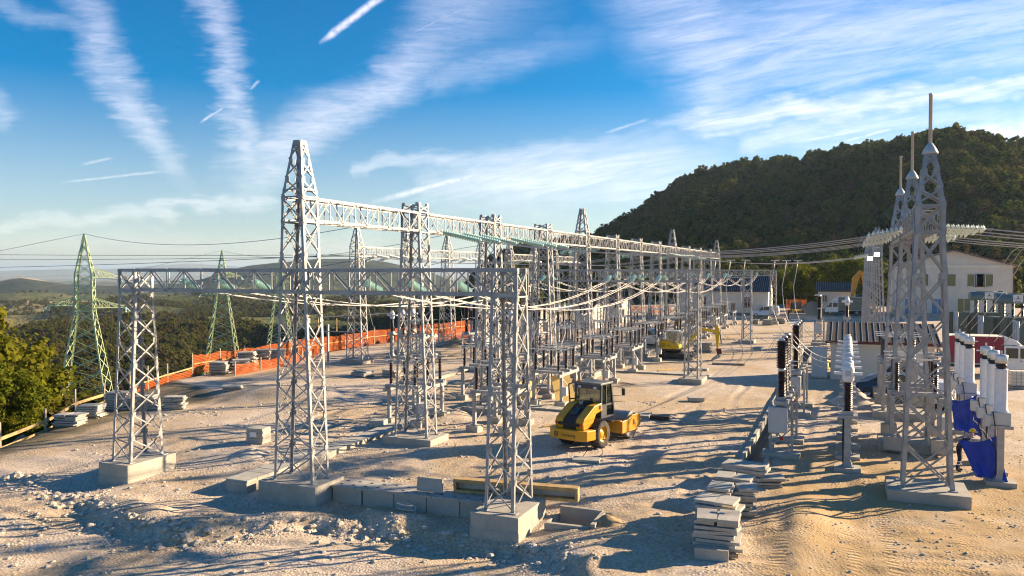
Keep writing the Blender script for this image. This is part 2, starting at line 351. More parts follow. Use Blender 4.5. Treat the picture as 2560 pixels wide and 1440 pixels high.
# ---------------------------------------------------------------- ground of the site
EDGE = [(8, -33.5), (24.4, -36.8), (27, -37.6), (31, -40.6), (35.7, -42.6), (42.5, -45.6), (58, -47.2), (66, -47.0), (90, -48), (130, -50), (170, -48), (190, -30)]
def site_in(x, y):        # metres inside the edge of the levelled site (negative outside)
    return min(x - interp(EDGE, y), 192 - y, 46 - x)
RUTS = [[(-34, 14.5), (-20, 15.6), (-8, 18.4), (2, 21.5), (12, 24)], [(-34, 16.8), (-22, 16.6), (-10, 19.6), (0, 24.), (10, 27.5)], [(-1.2, 10), (-.6, 20), (-.8, 30), (-.9, 45), (-.6, 56)], [(-6., 12), (-5.6, 22), (-6.4, 34), (-7.2, 50), (-6.6, 70), (-6.2, 110)], [(-8, 60), (-9.2, 45), (-10, 36), (-8.2, 27), (-4, 19)], [(-24, 44), (-25, 34), (-23, 27), (-14, 25.4), (-6, 27)]]
def rut(x, y):
    best = 9.; al = 0.
    for pl in RUTS:
        for (ax, ay), (bx, by) in zip(pl, pl[1:]):
            if min(ay, by) - 2 > y or max(ay, by) + 2 < y or min(ax, bx) - 2 > x or max(ax, bx) + 2 < x: continue
            dx, dy = bx - ax, by - ay; t = max(0, min(1, ((x - ax) * dx + (y - ay) * dy) / (dx * dx + dy * dy))); d = math.hypot(x - ax - dx * t, y - ay - dy * t)
            if d < best: best = d
    d = abs(best - .95)
    return -.045 * math.exp(-(d / .20) ** 2) + .028 * math.exp(-((d - .36) / .12) ** 2)
BANK = [(-34, 20.9), (-28.7, 20.4), (-25.4, 19.6), (-22.6, 18.4), (-20.6, 17.9), (-18.6, 18.1), (-17.5, 19.2), (-15.4, 21.0), (-11, 21.3), (-8.5, 21.2), (-6.5, 20), (-4, 15), (0, 8)]
def site_h(x, y, fine=True):
    h = 0.
    yb = interp(BANK, x); rough = nz(x, y, .9) * .45 + nz(x, y, 2.6) * .15
    d = y - yb + rough
    drop = sm01(.4, -.4, d) * .26 * sm01(-4.5, -8, x) * (.35 + .65 * sm01(-26, -23, x))
    h -= drop
    h += math.exp(-((d - .9) / .7) ** 2) * .13 * sm01(-7, -12, x) * sm01(-26, -22, x) * max(0, 1 + nz(x, y, .7) * 1.8)
    h -= .32 * sm01(30., 22.0, y) * sm01(-5.5, -10.0, x)
    h -= .14 * sm01(23.4, 22.3, y) * sm01(-7.5, -9.0, x) * sm01(-17.2, -15.5, x) * sm01(19.5, 21, y)           # hollow in front of the duct wall
    h -= .32 * math.exp(-((x + 26.6) ** 2 + (y - 21.0) ** 2) / 1.2)
    h -= .25 * math.exp(-((x + 18.9) / 1.5) ** 2 - ((y - 21.2) / .8) ** 2)
    h += .10 * math.exp(-((x + 23.4) / 1.8) ** 2 - ((y - 26.) / 1.4) ** 2) + .30 * math.exp(-((x + 20.) / 2.8) ** 2 - ((y - 37.5) / 1.4) ** 2) * (.6 + nz(x, y, .8))
    h += .45 * math.exp(-((x + 32) / 5.) ** 2 - ((y - 40.) / 2.0) ** 2) * sm01(-40, -36, x)
    h -= .35 * math.exp(-((x + 36.5) / 3.2) ** 2 - ((y - 36.6) / 1.9) ** 2)
    h += .22 * math.exp(-((x + 1.2) / .7) ** 2 - ((y - 25.5) / 3.2) ** 2) - .14 * math.exp(-((x - .6) / 1.1) ** 2 - ((y - 27) / 2.) ** 2)
    if x > -2.6: h += .06 * nz(x, y, .55, 7) * sm01(40, 25, y)
    if fine:
        k = sm01(75, 30, y)
        h += (nz(x, y, .22) * .06 + nz(x, y, .8, 3) * .032) * (.35 + .65 * k)
        if y < 60: h += rut(x + nz(x, y, .3) * .25, y) * (.6 + nz(x, y, .25, 12))
        g = max(0., nz(x, y, .35, 9)); h += k * (nz(x, y, 2.3, 5) * .024 + abs(nz(x, y, 5., 1)) * .036 * (.25 + 2.2 * g))
    if -3.84 < x < -2.96 and 32.4 < y < 85: h = -.95
    if -8.62 < x < -7.05 and 22.78 < y < 24.25: h = -.9
    e = site_in(x, y)
    if e < 1.2: h -= (1.2 - e) * .55 + max(0, -e) * .25
    return h
def g0(x, y): return site_h(x, y, False)
def build_site():
    xs = []; x = -56.
    while x < 48: xs.append(x); x += .14 if -31 < x < 12 else (.45 if -42 < x < 16 else 1.0)
    ys = []; y = 8.
    while y < 194: ys.append(y); y += .13 if y < 28 else (.2 if y < 40 else (.4 if y < 62 else (1. if y < 110 else 2.)))
    nx = len(xs); keep = {}; vs = []; fs = []
    for j, y in enumerate(ys):
        for i, x in enumerate(xs):
            if site_in(x, y) > -5.: keep[(i, j)] = len(vs); vs.append((x, y, site_h(x, y)))
    for j in range(len(ys) - 1):
        for i in range(nx - 1):
            q = (keep.get((i, j)), keep.get((i + 1, j)), keep.get((i + 1, j + 1)), keep.get((i, j + 1)))
            if None not in q: fs.append(q)
    me = bpy.data.meshes.new('site_ground'); me.from_pydata(vs, [], fs); me.polygons.foreach_set('use_smooth', [True] * len(fs)); me.update()
    m = bpy.data.materials.new('gravel'); m.use_nodes = True; t = NT(m.node_tree); b = t.n['Principled BSDF']
    co = t.new('ShaderNodeTexCoord').outputs['Object']
    big = t.noise(co, .13, 4, .6, .6); mid = t.noise(co, .7, 4, .65); fin = t.noise(co, 9., 3, .7)
    vor = t.new('ShaderNodeTexVoronoi'); t.put(vor.inputs['Vector'], co); vor.inputs['Scale'].default_value = 11.; vor.inputs['Randomness'].default_value = 1.
    v2 = t.new('ShaderNodeTexVoronoi'); t.put(v2.inputs['Vector'], co); v2.inputs['Scale'].default_value = 26.
    c = t.mix(t.rng(big, .40, .60), (.575, .475, .372), (.490, .360, .215))
    c = t.mix(t.rng(mid, .52, .72, 0., .6), c, (.36, .275, .175))
    c = t.mix(t.rng(mid, .44, .28, 0., .8), c, (.62, .545, .47))
    sp = t.new('ShaderNodeSeparateColor'); t.put(sp.inputs[0], vor.outputs['Color'])
    c = t.mix(t.m('MULTIPLY', sp.outputs[0], t.rng(fin, .35, .6, .12, .42)), c, (.66, .60, .53))
    c = t.mix(t.rng(vor.outputs['Distance'], .42, .75, 0., .45), c, (.23, .185, .13))
    # damp dark soil strip by the left fence and along the right lane
    sx = t.new('ShaderNodeSeparateXYZ'); t.put(sx.inputs[0], co)
    ln = t.m('ADD', t.m('SUBTRACT', sx.outputs[0], t.m('ADD', t.rng(sx.outputs[1], 20., 37., -33.0, -36.2, False), t.rng(sx.outputs[1], 37.5, 43.5, 0., -9.5))), t.m('MULTIPLY', t.m('SUBTRACT', mid, .5), 3.))
    c = t.mix(t.m('MULTIPLY', t.rng(ln, .8, -.9), .85), c, (.140, .115, .065))
    rl = t.m('MULTIPLY', t.rng(sx.outputs[0], -3.6, -1.2), t.rng(sx.outputs[1], 45., 30.)); c = t.mix(t.m('MULTIPLY', rl, t.rng(t.noise(co, .45, 3), .25, .60, .35, .9)), c, (.42, .285, .135))
    t.put(b.inputs['Base Color'], c); b.inputs['Roughness'].default_value = .95; b.inputs['Specular IOR Level'].default_value = .15
    bn = t.new('ShaderNodeBump'); bn.inputs['Strength'].default_value = .7; bn.inputs['Distance'].default_value = .024
    hh = t.m('ADD', t.m('MULTIPLY', t.rng(vor.outputs['Distance'], .0, .7, 1., 0.), t.rng(t.noise(co, .5, 3), .35, .62, .15, .8)), t.m('MULTIPLY_ADD', fin, .45, t.m('MULTIPLY', v2.outputs['Distance'], -.35)))
    wob = t.m('ADD', sx.outputs[0], t.m('MULTIPLY', t.m('SUBTRACT', t.noise(co, .25, 2), .5), .8)); cle = t.m('SINE', t.m('ADD', t.m('MULTIPLY', sx.outputs[1], 27.), t.m('MULTIPLY', fin, 3.)))
    tk = None
    for xc in (-1.75, .15, 1.2, 3.0): q = t.rng(t.m('ABSOLUTE', t.m('SUBTRACT', wob, xc)), .24, .10); tk = q if tk is None else t.m('MAXIMUM', tk, q)
    tk = t.m('MULTIPLY', tk, t.m('MULTIPLY', t.rng(sx.outputs[1], 30., 26.), t.rng(t.noise(co, .6, 2), .35, .6))); hh = t.m('ADD', hh, t.m('MULTIPLY', t.m('MULTIPLY', cle, tk), .8))
    t.put(bn.inputs['Height'], hh); t.l.new(bn.outputs[0], b.inputs['Normal'])
    me.materials.append(m); o = ob('site_ground', me); o['kind'] = 'structure'
build_site()

# ---------------------------------------------------------------- hills and valley
CREST = [(-44, -.02), (-40, .008), (-21.0, .010), (-8, .012), (-5.5, .006), (-4.4, .008), (-2.3, .018), (.3, .033), (5.8, .050), (7., .063), (8.2, .072), (9.4, .083), (10.4, .099), (12.1, .119), (13.2, .129), (14.9, .138), (17.6, .146), (20.2, .152), (22.3, .164), (24, .167), (26.4, .171), (28.2, .176), (30.6, .178), (32, .171), (33.4, .163), (34.6, .15), (37, .10), (40, .05), (44, .015), (50, 0.)]
CRD = [(-6, 620), (0, 560), (6, 600), (12, 530), (20, 470), (30, 440), (45, 420)]
FOOT = [(-6, 300), (0, 250), (6, 235), (12, 224), (16, 214), (24, 212), (34, 215), (50, 225)]
VAL = [(0, 0), (55, -3), (75, -9), (110, -17), (180, -26), (300, -33), (520, -38), (800, -43), (1600, -52), (3200, -64), (6000, -78), (12000, -108), (20000, -150)]
HILLS = [(-10, 1150, 190, 6), (-16, 820, 160, 8), (-24, 1000, 200, 7), (-4, 900, 160, 12), (-20, 480, 90, 6), (-11, 420, 80, 7), (-28, 560, 120, 5)]
MIDC = [(-46, -.022), (-36, -.022), (-33.6, -.0125), (-32.6, -.0085), (-32.2, -.007), (-31.6, -.0085), (-30.5, -.0125), (-29.5, -.017), (-27, -.018), (-23, -.017), (-21.5, -.010), (-20, 0), (-18.5, .006), (-17, .009), (-15.5, .0115), (-14.3, .0135), (-13, .0138), (-11.8, .0145), (-10.3, .0132), (-9.3, .011), (-8.1, .006), (-6.5, .002), (-4, -.006), (0, -.01)]
FARC = [(-46, -.004), (-36, -.002), (-29.5, .0015), (-27, .002), (-25.5, .004), (-24, .006), (-22.4, .0085), (-20.5, .0065), (-18.5, .004), (-14, .002), (-8, .001), (0, 0)]
def dirs(phi): a = R(90 + 23.1 - phi); return math.cos(a), math.sin(a)
HC = [(dirs(p)[0] * r, dirs(p)[1] * r, w, h, r) for p, r, w, h in HILLS]
def terr(x, y):
    r = math.hypot(x, y); phi = 113.1 - math.degrees(math.atan2(y, x))
    if phi > 180: phi -= 360
    if phi < -180: phi += 360
    wv = sm01(-1., -7., phi) if phi > -100 else 1. - sm01(-110, -150, phi)
    if phi > 70: wv = sm01(120, 170, phi)
    v = interp(VAL, r)
    v += nz(x, y, 1 / 170., 3) * min(24, r * .036) + nz(x, y, 1 / 60., 5) * min(5, r * .018) + nz(x, y, 1 / 700., 8) * min(12, r * .010)
    for cx, cy, w, h, rr in HC:
        d2 = ((x - cx) ** 2 + (y - cy) ** 2) / (w * w)
        if d2 < 8: v += h * math.exp(-d2 * (1.0)) * (1 + .5 * nz(x, y, 3.2 / w, 2))
    if 1500 < r < 4500 and -50 < phi < 10:
        t = interp(MIDC, phi) * 2700 + 7.8; k = math.exp(-((r - 2700) / (650. + 120 * nz(x, y, 1 / 400.))) ** 2); v = lerp(v, max(v, t), k) + k * nz(x, y, 1 / 150.) * 3
    if r > 9000 and -60 < phi < 30: k = math.exp(-((r - 15000) / 2500.) ** 2); v = lerp(v, max(v, interp(FARC, phi) * 15000 + 7.8), k)
    if wv > .999: z = v
    else:
        e = interp(CREST, phi); rc = interp(CRD, phi); r0 = interp(FOOT, phi)
        top = e * rc * math.cos(R(phi)) + 7.8 - 8.0
        t = (r - r0) / (rc - r0)
        if t <= 0: hz = -1.6 if r < r0 - 30 else lerp(-1.6, 0, (r - r0 + 30) / 30)
        elif t < 1: hz = top * (.6 * t + .4 * sm01(0, 1, t)) * (1 + .42 * nz(x, y, 1 / 80., 4) * math.sin(3.14159 * t))
        else: hz = top - (r - rc) * .16
        if r > 1400: hz = max(hz, -60)
        z = lerp(hz, max(v, hz) if phi > -3 and phi < 60 and r > 800 else v, wv)
    e = site_in(x, y)
    if y > 0 and e > -7: z = min(z, -1.9 - max(0, e) * .05) if e > 0 else min(z, lerp(-1.9, z, -e / 7.))
    elif r < 60: z = min(z, -1.9)
    return z
def build_terrain():
    rs = [4.]
    while rs[-1] < 20500: rs.append(rs[-1] * (1.032 if rs[-1] > 40 else 1.12))
    phis = []; p = -180.
    while p < 180: phis.append(p); p += .36 if -46 <= p < 50 else 4.
    n = len(phis); vs = []; fs = []
    for r in rs:
        for p in phis:
            c, s = dirs(p); vs.append((c * r, s * r, terr(c * r, s * r)))
    for k in range(len(rs) - 1):
        for i in range(n): j = (i + 1) % n; fs.append((k * n + j, k * n + i, k * n + n + i, k * n + n + j))
    me = bpy.data.meshes.new('hills'); me.from_pydata(vs, [], fs); me.polygons.foreach_set('use_smooth', [True] * len(fs)); me.update()
    m = bpy.data.materials.new('scrubland'); m.use_nodes = True; t = NT(m.node_tree); b = t.n['Principled BSDF']
    co = t.new('ShaderNodeTexCoord').outputs['Object']
    big = t.noise(co, .0022, 5, .62, .8); mid = t.noise(co, .02, 5, .65); fin = t.noise(co, .12, 4, .7)
    c = t.mix(t.rng(mid, .35, .65), (.060, .074, .026), (.120, .118, .045))
    c = t.mix(t.rng(fin, .5, .66, 0., .7), c, (.030, .040, .014))
    c = t.mix(t.rng(big, .50, .64, 0., .75), c, (.24, .20, .095))
    sx = t.new('ShaderNodeSeparateXYZ'); t.put(sx.inputs[0], co)
    rr = t.v('LENGTH', co)
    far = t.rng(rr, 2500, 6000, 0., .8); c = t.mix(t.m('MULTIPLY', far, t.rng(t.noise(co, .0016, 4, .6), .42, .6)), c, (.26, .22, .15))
    c = t.mix(t.m('MULTIPLY', t.rng(rr, 1700, 2300), t.rng(rr, 6000, 4000, 0., .85)), c, t.mix(t.rng(mid, .4, .65), (.016, .026, .022), (.040, .046, .034)))
    for w, (cx, cy) in ((210, [q * 2690 for q in dirs(-32.2)]), (300, [q * 3300 for q in dirs(-26.)])):                                        # bare quarry top and quarry floor
        q = t.v('LENGTH', t.v('SUBTRACT', co, (cx, cy, -14)))
        c = t.mix(t.m('MULTIPLY', t.rng(t.m('ADD', q, t.m('MULTIPLY', t.m('SUBTRACT', mid, .5), 160.)), w * .52, w * .30), .85), c, (.50, .40, .29))
    qx, qy = dirs(-31.6)
    q = t.v('LENGTH', t.v('MULTIPLY', t.v('SUBTRACT', co, (qx * 1500, qy * 1500, -45)), (1., .55, 1.)))
    c = t.mix(t.m('MULTIPLY', t.rng(t.m('ADD', q, t.m('MULTIPLY', t.m('SUBTRACT', mid, .5), 80.)), 95., 60.), .8), c, (.46, .33, .17))
    near = t.rng(rr, 130, 70); c = t.mix(t.m('MULTIPLY', near, t.rng(fin, .4, .6, .3, .9)), c, (.16, .115, .055))
    t.put(b.inputs['Base Color'], c); b.inputs['Roughness'].default_value = 1.; b.inputs['Specular IOR Level'].default_value = .05
    bn = t.new('ShaderNodeBump'); bn.inputs['Strength'].default_value = 1.; bn.inputs['Distance'].default_value = 6.
    t.put(bn.inputs['Height'], t.m('ADD', t.noise(co, .06, 4, .7), t.noise(co, .010, 3, .6))); t.l.new(bn.outputs[0], b.inputs['Normal'])
    me.materials.append(m); o = ob('hills', me); o['kind'] = 'structure'
build_terrain()
def build_haze():
    o = MB().box((-4000, 6000, -16), (42000, 42000, 336)).build('haze', 'black'); o['kind'] = 'stuff'; o.data.materials.clear()
    m = bpy.data.materials.new('haze_air'); m.use_nodes = True; t = NT(m.node_tree); t.n.clear(); out = t.new('ShaderNodeOutputMaterial')
    v = t.new('ShaderNodeVolumePrincipled'); v.inputs['Color'].default_value = (.60, .79, .98, 1); v.inputs['Density'].default_value = HAZE; v.inputs['Anisotropy'].default_value = .25
    t.l.new(v.outputs[0], out.inputs['Volume']); o.data.materials.append(m); o.display_type = 'WIRE'
HAZE = .00008
build_haze()

# ---------------------------------------------------------------- lattice steel
def unit_angle(w, t=.010):
    m = MB(); pf = [(-w / 2, 0), (w / 2, 0), (w / 2, t), (-w / 2 + t, t), (-w / 2 + t, w * .5), (-w / 2, w * .5)]
    return m.loft([[(a, b, 0) for a, b in pf], [(a, b, 1) for a, b in pf]])
UNIT = {}
def brace_matrix(a, b, n):
    a, b = Vector(a), Vector(b); d = b - a; L = d.length; z = d / L; y = Vector(n) - z * z.dot(Vector(n)); y.normalize(); x = y.cross(z)
    return Matrix(((x.x, y.x, z.x * L, a.x), (x.y, y.y, z.y * L, a.y), (x.z, y.z, z.z * L, a.z), (0, 0, 0, 1)))
def put_braces(segs, w, mt, root, single, name='brace'):
    """single: one object per angle, all sharing a unit mesh; else one joined part"""
    key = (round(w, 4), mt)
    if key not in UNIT: UNIT[key] = unit_angle(w)
    u = UNIT[key]
    if single:
        if ('me',) + key not in UNIT: UNIT[('me',) + key] = u.mesh('brace', mt)
        for a, b, n in segs:
            o = ob(name, UNIT[('me',) + key], root); o.matrix_local = brace_matrix(a, b, n)
    elif segs:
        m = MB()
        for a, b, n in segs:
            mm = brace_matrix(a, b, n); m.add([mm @ Vector(q) for q in u.v], u.f)
        stuff(m.build('bracing', mt, root))
def leg_ring(hx, hy, z, sx, sy, w, t=.014):
    cx, cy = sx * hx, sy * hy
    return [(cx, cy, z), (cx - sx * w, cy, z), (cx - sx * w, cy - sy * t, z), (cx - sx * t, cy - sy * t, z), (cx - sx * t, cy - sy * w, z), (cx, cy - sy * w, z)]
def lattice_tower(root, levels, ph, legw, brw, mt, single, rings=(), cap=None):
    hw = lambda z: (interp([(l[0], l[1]) for l in levels], z), interp([(l[0], l[2]) for l in levels], z))
    for sx in (-1, 1):
        for sy in (-1, 1):
            m = MB(); m.loft([leg_ring(l[1], l[2], l[0], sx, sy, legw) for l in levels])
            m.box((sx * levels[0][1], sy * levels[0][2], levels[0][0] + .015), (.24, .24, .03))
            m.build('leg', mt, root)
    segs = []; gp = MB() if single else None
    for l0, l1 in zip(levels, levels[1:]):
        H = l1[0] - l0[0]; n = max(1, round(H / ph(l0[0])))
        for k in range(n):
            z0, z1 = l0[0] + H * k / n, l0[0] + H * (k + 1) / n; (x0, y0), (x1, y1) = hw(z0), hw(z1); z0 += .03; z1 -= .03
            if gp is not None:
                for sx in (-1, 1):
                    for sy in (-1, 1): gp.box((sx * (x1 - .10), sy * (y1 + .008), z1), (.15, .010, .17)); gp.box((sx * (x1 + .008), sy * (y1 - .10), z1), (.010, .15, .17))
            for s in (-1, 1):
                i = s * .004; o = .012
                segs += [((-x0, s * (y0 + i), z0), (x1, s * (y1 + i), z1), (0, s, 0)), ((x0, s * (y0 - o), z0), (-x1, s * (y1 - o), z1), (0, -s, 0)),
                         ((s * (x0 + i), -y0, z0), (s * (x1 + i), y1, z1), (s, 0, 0)), ((s * (x0 - o), y0, z0), (s * (x1 - o), -y1, z1), (-s, 0, 0))]
    for z in rings:
        x, y = hw(z)
        for s in (-1, 1): segs += [((-x, s * (y + .006), z), (x, s * (y + .006), z), (0, s, 0)), ((s * (x + .006), -y, z), (s * (x + .006), y, z), (s, 0, 0))]
    if gp is not None and gp.v: stuff(gp.build('gusset_plates', mt, root))
    put_braces(segs, brw, mt, root, single)
def lattice_beam(name, label, L, n, mt, single, group, W=.9, H=.88, loc=(0, 0, 0), rz=0., chord=.085, br=.046, ends=True):
    """horizontal lattice girder along local X, its top at local z = 0"""
    r = thing(name, label, 'steel beam', loc, rz, group)
    for sy in (-1, 1):
        for sz in (0, 1):
            y, z = sy * W / 2, -H * sz; m = MB(); d = 1 if sz else -1
            m.loft([[(x, y, z), (x, y - sy * chord, z), (x, y - sy * chord, z + d * .012), (x, y - sy * .012, z + d * .012), (x, y - sy * .012, z + d * chord * 1.15), (x, y, z + d * chord * 1.15)] for x in (0, L)])
            m.build('chord', mt, r)
    segs = []; p = L / n
    for k in range(n):
        x0, x1 = k * p + .02, (k + 1) * p - .02; a = k % 2
        for sy in (-1, 1):
            y = sy * (W / 2 + .004); q = a if sy < 0 else 1 - a; za, zb = (-H + .05, -.05) if q else (-.05, -H + .05)
            segs.append(((x0, y, za), (x1, y, zb), (0, sy, 0)))
            if k > 0 or ends: segs.append(((x0, y - sy * .014, -H + .04), (x0, y - sy * .014, -.04), (0, -sy, 0)))
        for z, sg in ((-.006, 1), (-H + .006, -1)):
            segs.append(((x0, -W / 2 + .06, z), (x1, W / 2 - .06, z), (0, 0, sg)) if a else ((x0, W / 2 - .06, z), (x1, -W / 2 + .06, z), (0, 0, sg)))
    if ends:
        for x in (L - .02,):
            segs += [((x, s * (W / 2 - .01), -H + .04), (x, s * (W / 2 - .01), -.04), (0, -s, 0)) for s in (-1, 1)] + [((x, -W / 2 + .06, -H + .05), (x, W / 2 - .06, -.05), (1, 0, 0)), ((.03, -W / 2 + .06, -H + .05), (.03, W / 2 - .06, -.05), (-1, 0, 0))]
    put_braces(segs, br, mt, r, single)
    return r
FOUND = {}
def foundation(x, y, dx, dy, label, top=.35, depth=1.15, rz=0., group='concrete foundations under the steel towers'):
    key = (dx, dy, depth)
    if key not in FOUND:
        m = MB(); q = lambda e, z: [(-dx / 2 - e, -dy / 2 - e, z), (dx / 2 + e, -dy / 2 - e, z), (dx / 2 + e, dy / 2 + e, z), (-dx / 2 - e, dy / 2 + e, z)]
        m.loft([q(.022, -depth), q(.022, -.475), q(0, -.47), q(0, 0)]); FOUND[key] = m.mesh('foundation', 'concrete')
    o = ob('foundation', FOUND[key], None, .02); o.location = (x, y, top); o.rotation_euler = (0, 0, rz)
    return tag(o, label, 'foundation', group)
TX, PY, YS = (-25.9, -17.9, -9.8), 22.75, 8.1
ORD = ['first', 'second', 'third', 'fourth', 'fifth', 'sixth', 'seventh', 'eighth', 'ninth', 'tenth', 'eleventh', 'twelfth', 'thirteenth']
# ---- main row of tall towers and the high girder along it
def tower_main(single, peak, ext, X=.85, Y=.47):
    r = thing('lattice_tower', '', 'steel tower')
    lv = [(0, X, Y), (9.15, .475, .45), (10.06, .45, .45)]
    lv += [(12., .17, .17)] if peak else [(10.42, .44, .44)]
    lattice_tower(r, lv, lambda z: 1.08 if z < 9 else (.9 if z < 10 else .66), .105, .050, 'galvanised', single, (9.15, 10.04) if not peak else (9.15, 10.04, 10.3))
    return r
protos = {}
for k in range(13):
    peak = k % 4 == 0; single = k < 3; y = PY + YS * k
    key = (peak, single)
    if key not in protos: t = protos[key] = tower_main(single, peak, 0); t.location = (TX[1], y, .35)
    else: t = dup(protos[key], (TX[1], y, .35))
    kind = 'tall pointed grey lattice tower' if peak else 'flat topped grey lattice tower'
    lab = {0: 'tall pointed lattice tower where the front low girder meets the high girder', 4: 'pointed lattice tower of the high girder rising at its middle, second from the front',
           8: 'pointed lattice tower of the high girder, third pointed one from the front', 12: 'pointed lattice tower ending the far end of the high girder'}.get(k, kind + ', %s support from the front under the high girder' % ORD[k])
    tag(t, lab, 'steel tower', 'lattice towers under the high girder')
    foundation(TX[1], y, 2.45, 1.7, 'concrete block under the ' + ('tall pointed front tower' if k == 0 else '%s tower of the high girder' % ORD[k]), depth=1.2 if k == 0 else .7)
pb = {}
for k in range(12):
    y0 = PY + YS * k + (-.47 if k == 0 else .47); L = YS - .94 + (.94 if k == 0 else 0); single = k < 2
    lab = 'high lattice girder bay between the %s and %s tall towers' % (ORD[k], ORD[k + 1])
    key = (single, k == 0)
    if key not in pb: pb[key] = lattice_beam('lattice_beam', lab, L, 9 if k else 10, 'galvanised', single, 'bays of the high girder', loc=(TX[1], y0, 10.40), rz=R(90))
    else: dup(pb[key], (TX[1], y0, 10.40), None, lab)
# ---- four low portals across it
def tower_low(single):
    r = thing('portal_tower', '', 'steel tower')
    lattice_tower(r, [(0, .50, .80), (6.6, .445, .44), (7.46, .44, .44)], lambda z: 1.0 if z < 6 else .86, .105, .050, 'galvanised', single, (6.62,)); return r
pl = {}; WHERE = ['front', 'second', 'third', 'farthest']
for j in range(4):
    y = PY + YS * 4 * j
    for i in (0, 2):
        key = j == 0
        if key not in pl: t = pl[key] = tower_low(j == 0); t.location = (TX[i], y, .35)
        else: t = dup(pl[key], (TX[i], y, .35))
        tag(t, 'slender lattice tower at the %s end of the %s low portal' % ('left' if i == 0 else 'right', WHERE[j]), 'steel tower', 'lattice towers of the low portals')
        foundation(TX[i], y, 1.6 if i else 1.55, 2.35, 'concrete block under the %s tower of the %s low portal' % ('left' if i == 0 else 'right', WHERE[j]), depth=1.3 if j == 0 else .7)
    for i in (0, 1):
        x0 = TX[0] - .46 if i == 0 else TX[1] + .012; L = TX[1] - TX[0] + .458 if i == 0 else TX[2] - TX[1] + .46
        lab = '%s half of the low lattice girder of the %s portal' % (('left', 'right')[i], WHERE[j])
        lattice_beam('lattice_beam', lab, L, 10, 'galvanised', j == 0, 'girders of the low portals', W=.94, loc=(x0, y, 7.86), chord=.10, br=.050)
# ---- line gantries on the left (three groups) with pointed towers
BX, BY = -37.9, 55.6
def tower_line():
    r = thing('gantry_tower', '', 'steel tower')
    lattice_tower(r, [(0, .8, .5), (8.6, .46, .44), (9.48, .44, .44), (11.2, .12, .12)], lambda z: 1.08 if z < 8 else (.88 if z < 9 else .6), .095, .046, 'galvanised', False, (8.6, 9.46)); return r
bt = None
for k in range(8):
    lab = 'pointed gantry tower in the left row of line gantries, %s from the front' % ORD[k]
    y = BY + YS * k
    if bt is None: t = bt = tower_line(); t.location = (BX, y, .35)
    else: t = dup(bt, (BX, y, .35))
    tag(t, lab, 'steel tower', 'towers of the left line gantries')
    foundation(BX, y, 2.2, 1.7, 'concrete block under the %s tower of the left line gantries' % ORD[k], depth=.7)
    if k in (0, 1, 2, 4, 6):
        lattice_beam('lattice_beam', 'left line gantry girder between its %s and %s towers' % (ORD[k], ORD[k + 1]), YS - .9, 9, 'galvanised', False, 'girders of the left line gantries', loc=(BX, y + .45, 9.83), rz=R(90))
# ---- gantries on the right with lightning rods
GX, GY = 2.6, 30.4
def tower_right(single, mast):
    r = thing('gantry_tower', '', 'steel tower')
    lattice_tower(r, [(0, .80, .45), (8.75, .46, .44), (9.68, .45, .44), (11.45, .17, .17)], lambda z: 1.45 if z < 8 else (.93 if z < 9 else .60), .125, .062, 'galvanised', single, (8.75, 9.66))
    if mast:
        m = MB(); m.lathe([(.25, 11.43), (.25, 11.49), (.19, 11.62), (.08, 11.80)], 12); m.build('mast_base', 'cab_grey', r)
        m = MB(); m.lathe([(.058, 11.80), (.058, 13.42), (.066, 13.42), (.066, 13.50)], 10); m.build('lightning_rod', 'cab_grey', r)
    return r
tn = None; tf = None; tb = None
for k in range(3):
    y = GY + 8 * k; t = tower_right(k < 2, True) if k < 2 else dup(tb, (GX, y, .35))
    if k == 1: tb = t
    t.location = (GX, y, .35)
    tag(t, 'tapering gantry tower with lightning rod, %s of the right hand row' % ('nearest and largest', 'middle one', 'rearmost')[k], 'steel tower', 'towers of the right gantry with rods')
    foundation(GX, y, 2.5, 1.95, 'concrete block under the %s tower of the right gantry' % ('nearest', 'middle', 'rearmost')[k], depth=.75)
    if k < 2: lattice_beam('lattice_beam', 'right gantry girder behind the %s rod tower' % ('nearest', 'middle')[k], 7.1, 9, 'galvanised', k == 0, 'girders of the right gantry', loc=(GX, y + .45, 10.03), rz=R(90), chord=.10)
for k in range(5):
    y = 80.4 + 8 * k
    if tf is None: t = tf = tower_right(False, False); t.location = (GX, y, .35)
    else: t = dup(tf, (GX, y, .35))
    tag(t, 'lattice tower without rod in the far right gantry, %s from the front' % ORD[k], 'steel tower', 'towers of the far right gantry')
    foundation(GX, y, 2.4, 1.8, 'concrete block under the %s tower of the far right gantry' % ORD[k], depth=.6)
    if k < 4: lattice_beam('lattice_beam', 'far right gantry girder behind its %s tower' % ORD[k], 7.1, 8, 'galvanised', False, 'girders of the far right gantry', loc=(GX, y + .45, 10.03), rz=R(90))
for x, z, w in ((1.95, 8.9, 'lower'), (2.55, 9.25, 'upper')):
    t = thing('floodlight', '%s white floodlight on the far right gantry' % w, 'floodlight', (x, 79.7, z), R(20), 'floodlights on the far right gantry')
    m = MB(); m.box((0, 0, 0), (.50, .12, .40)); m.build('lamp_housing', 'cab_grey', t); m = MB(); m.box((0, -.07, 0), (.42, .02, .32)); m.build('lamp_panel', 'lamp_on', t); m = MB(); m.bar((0, .05, 0), (.1, .55, -.1), .06); m.build('bracket', 'galvanised', t)

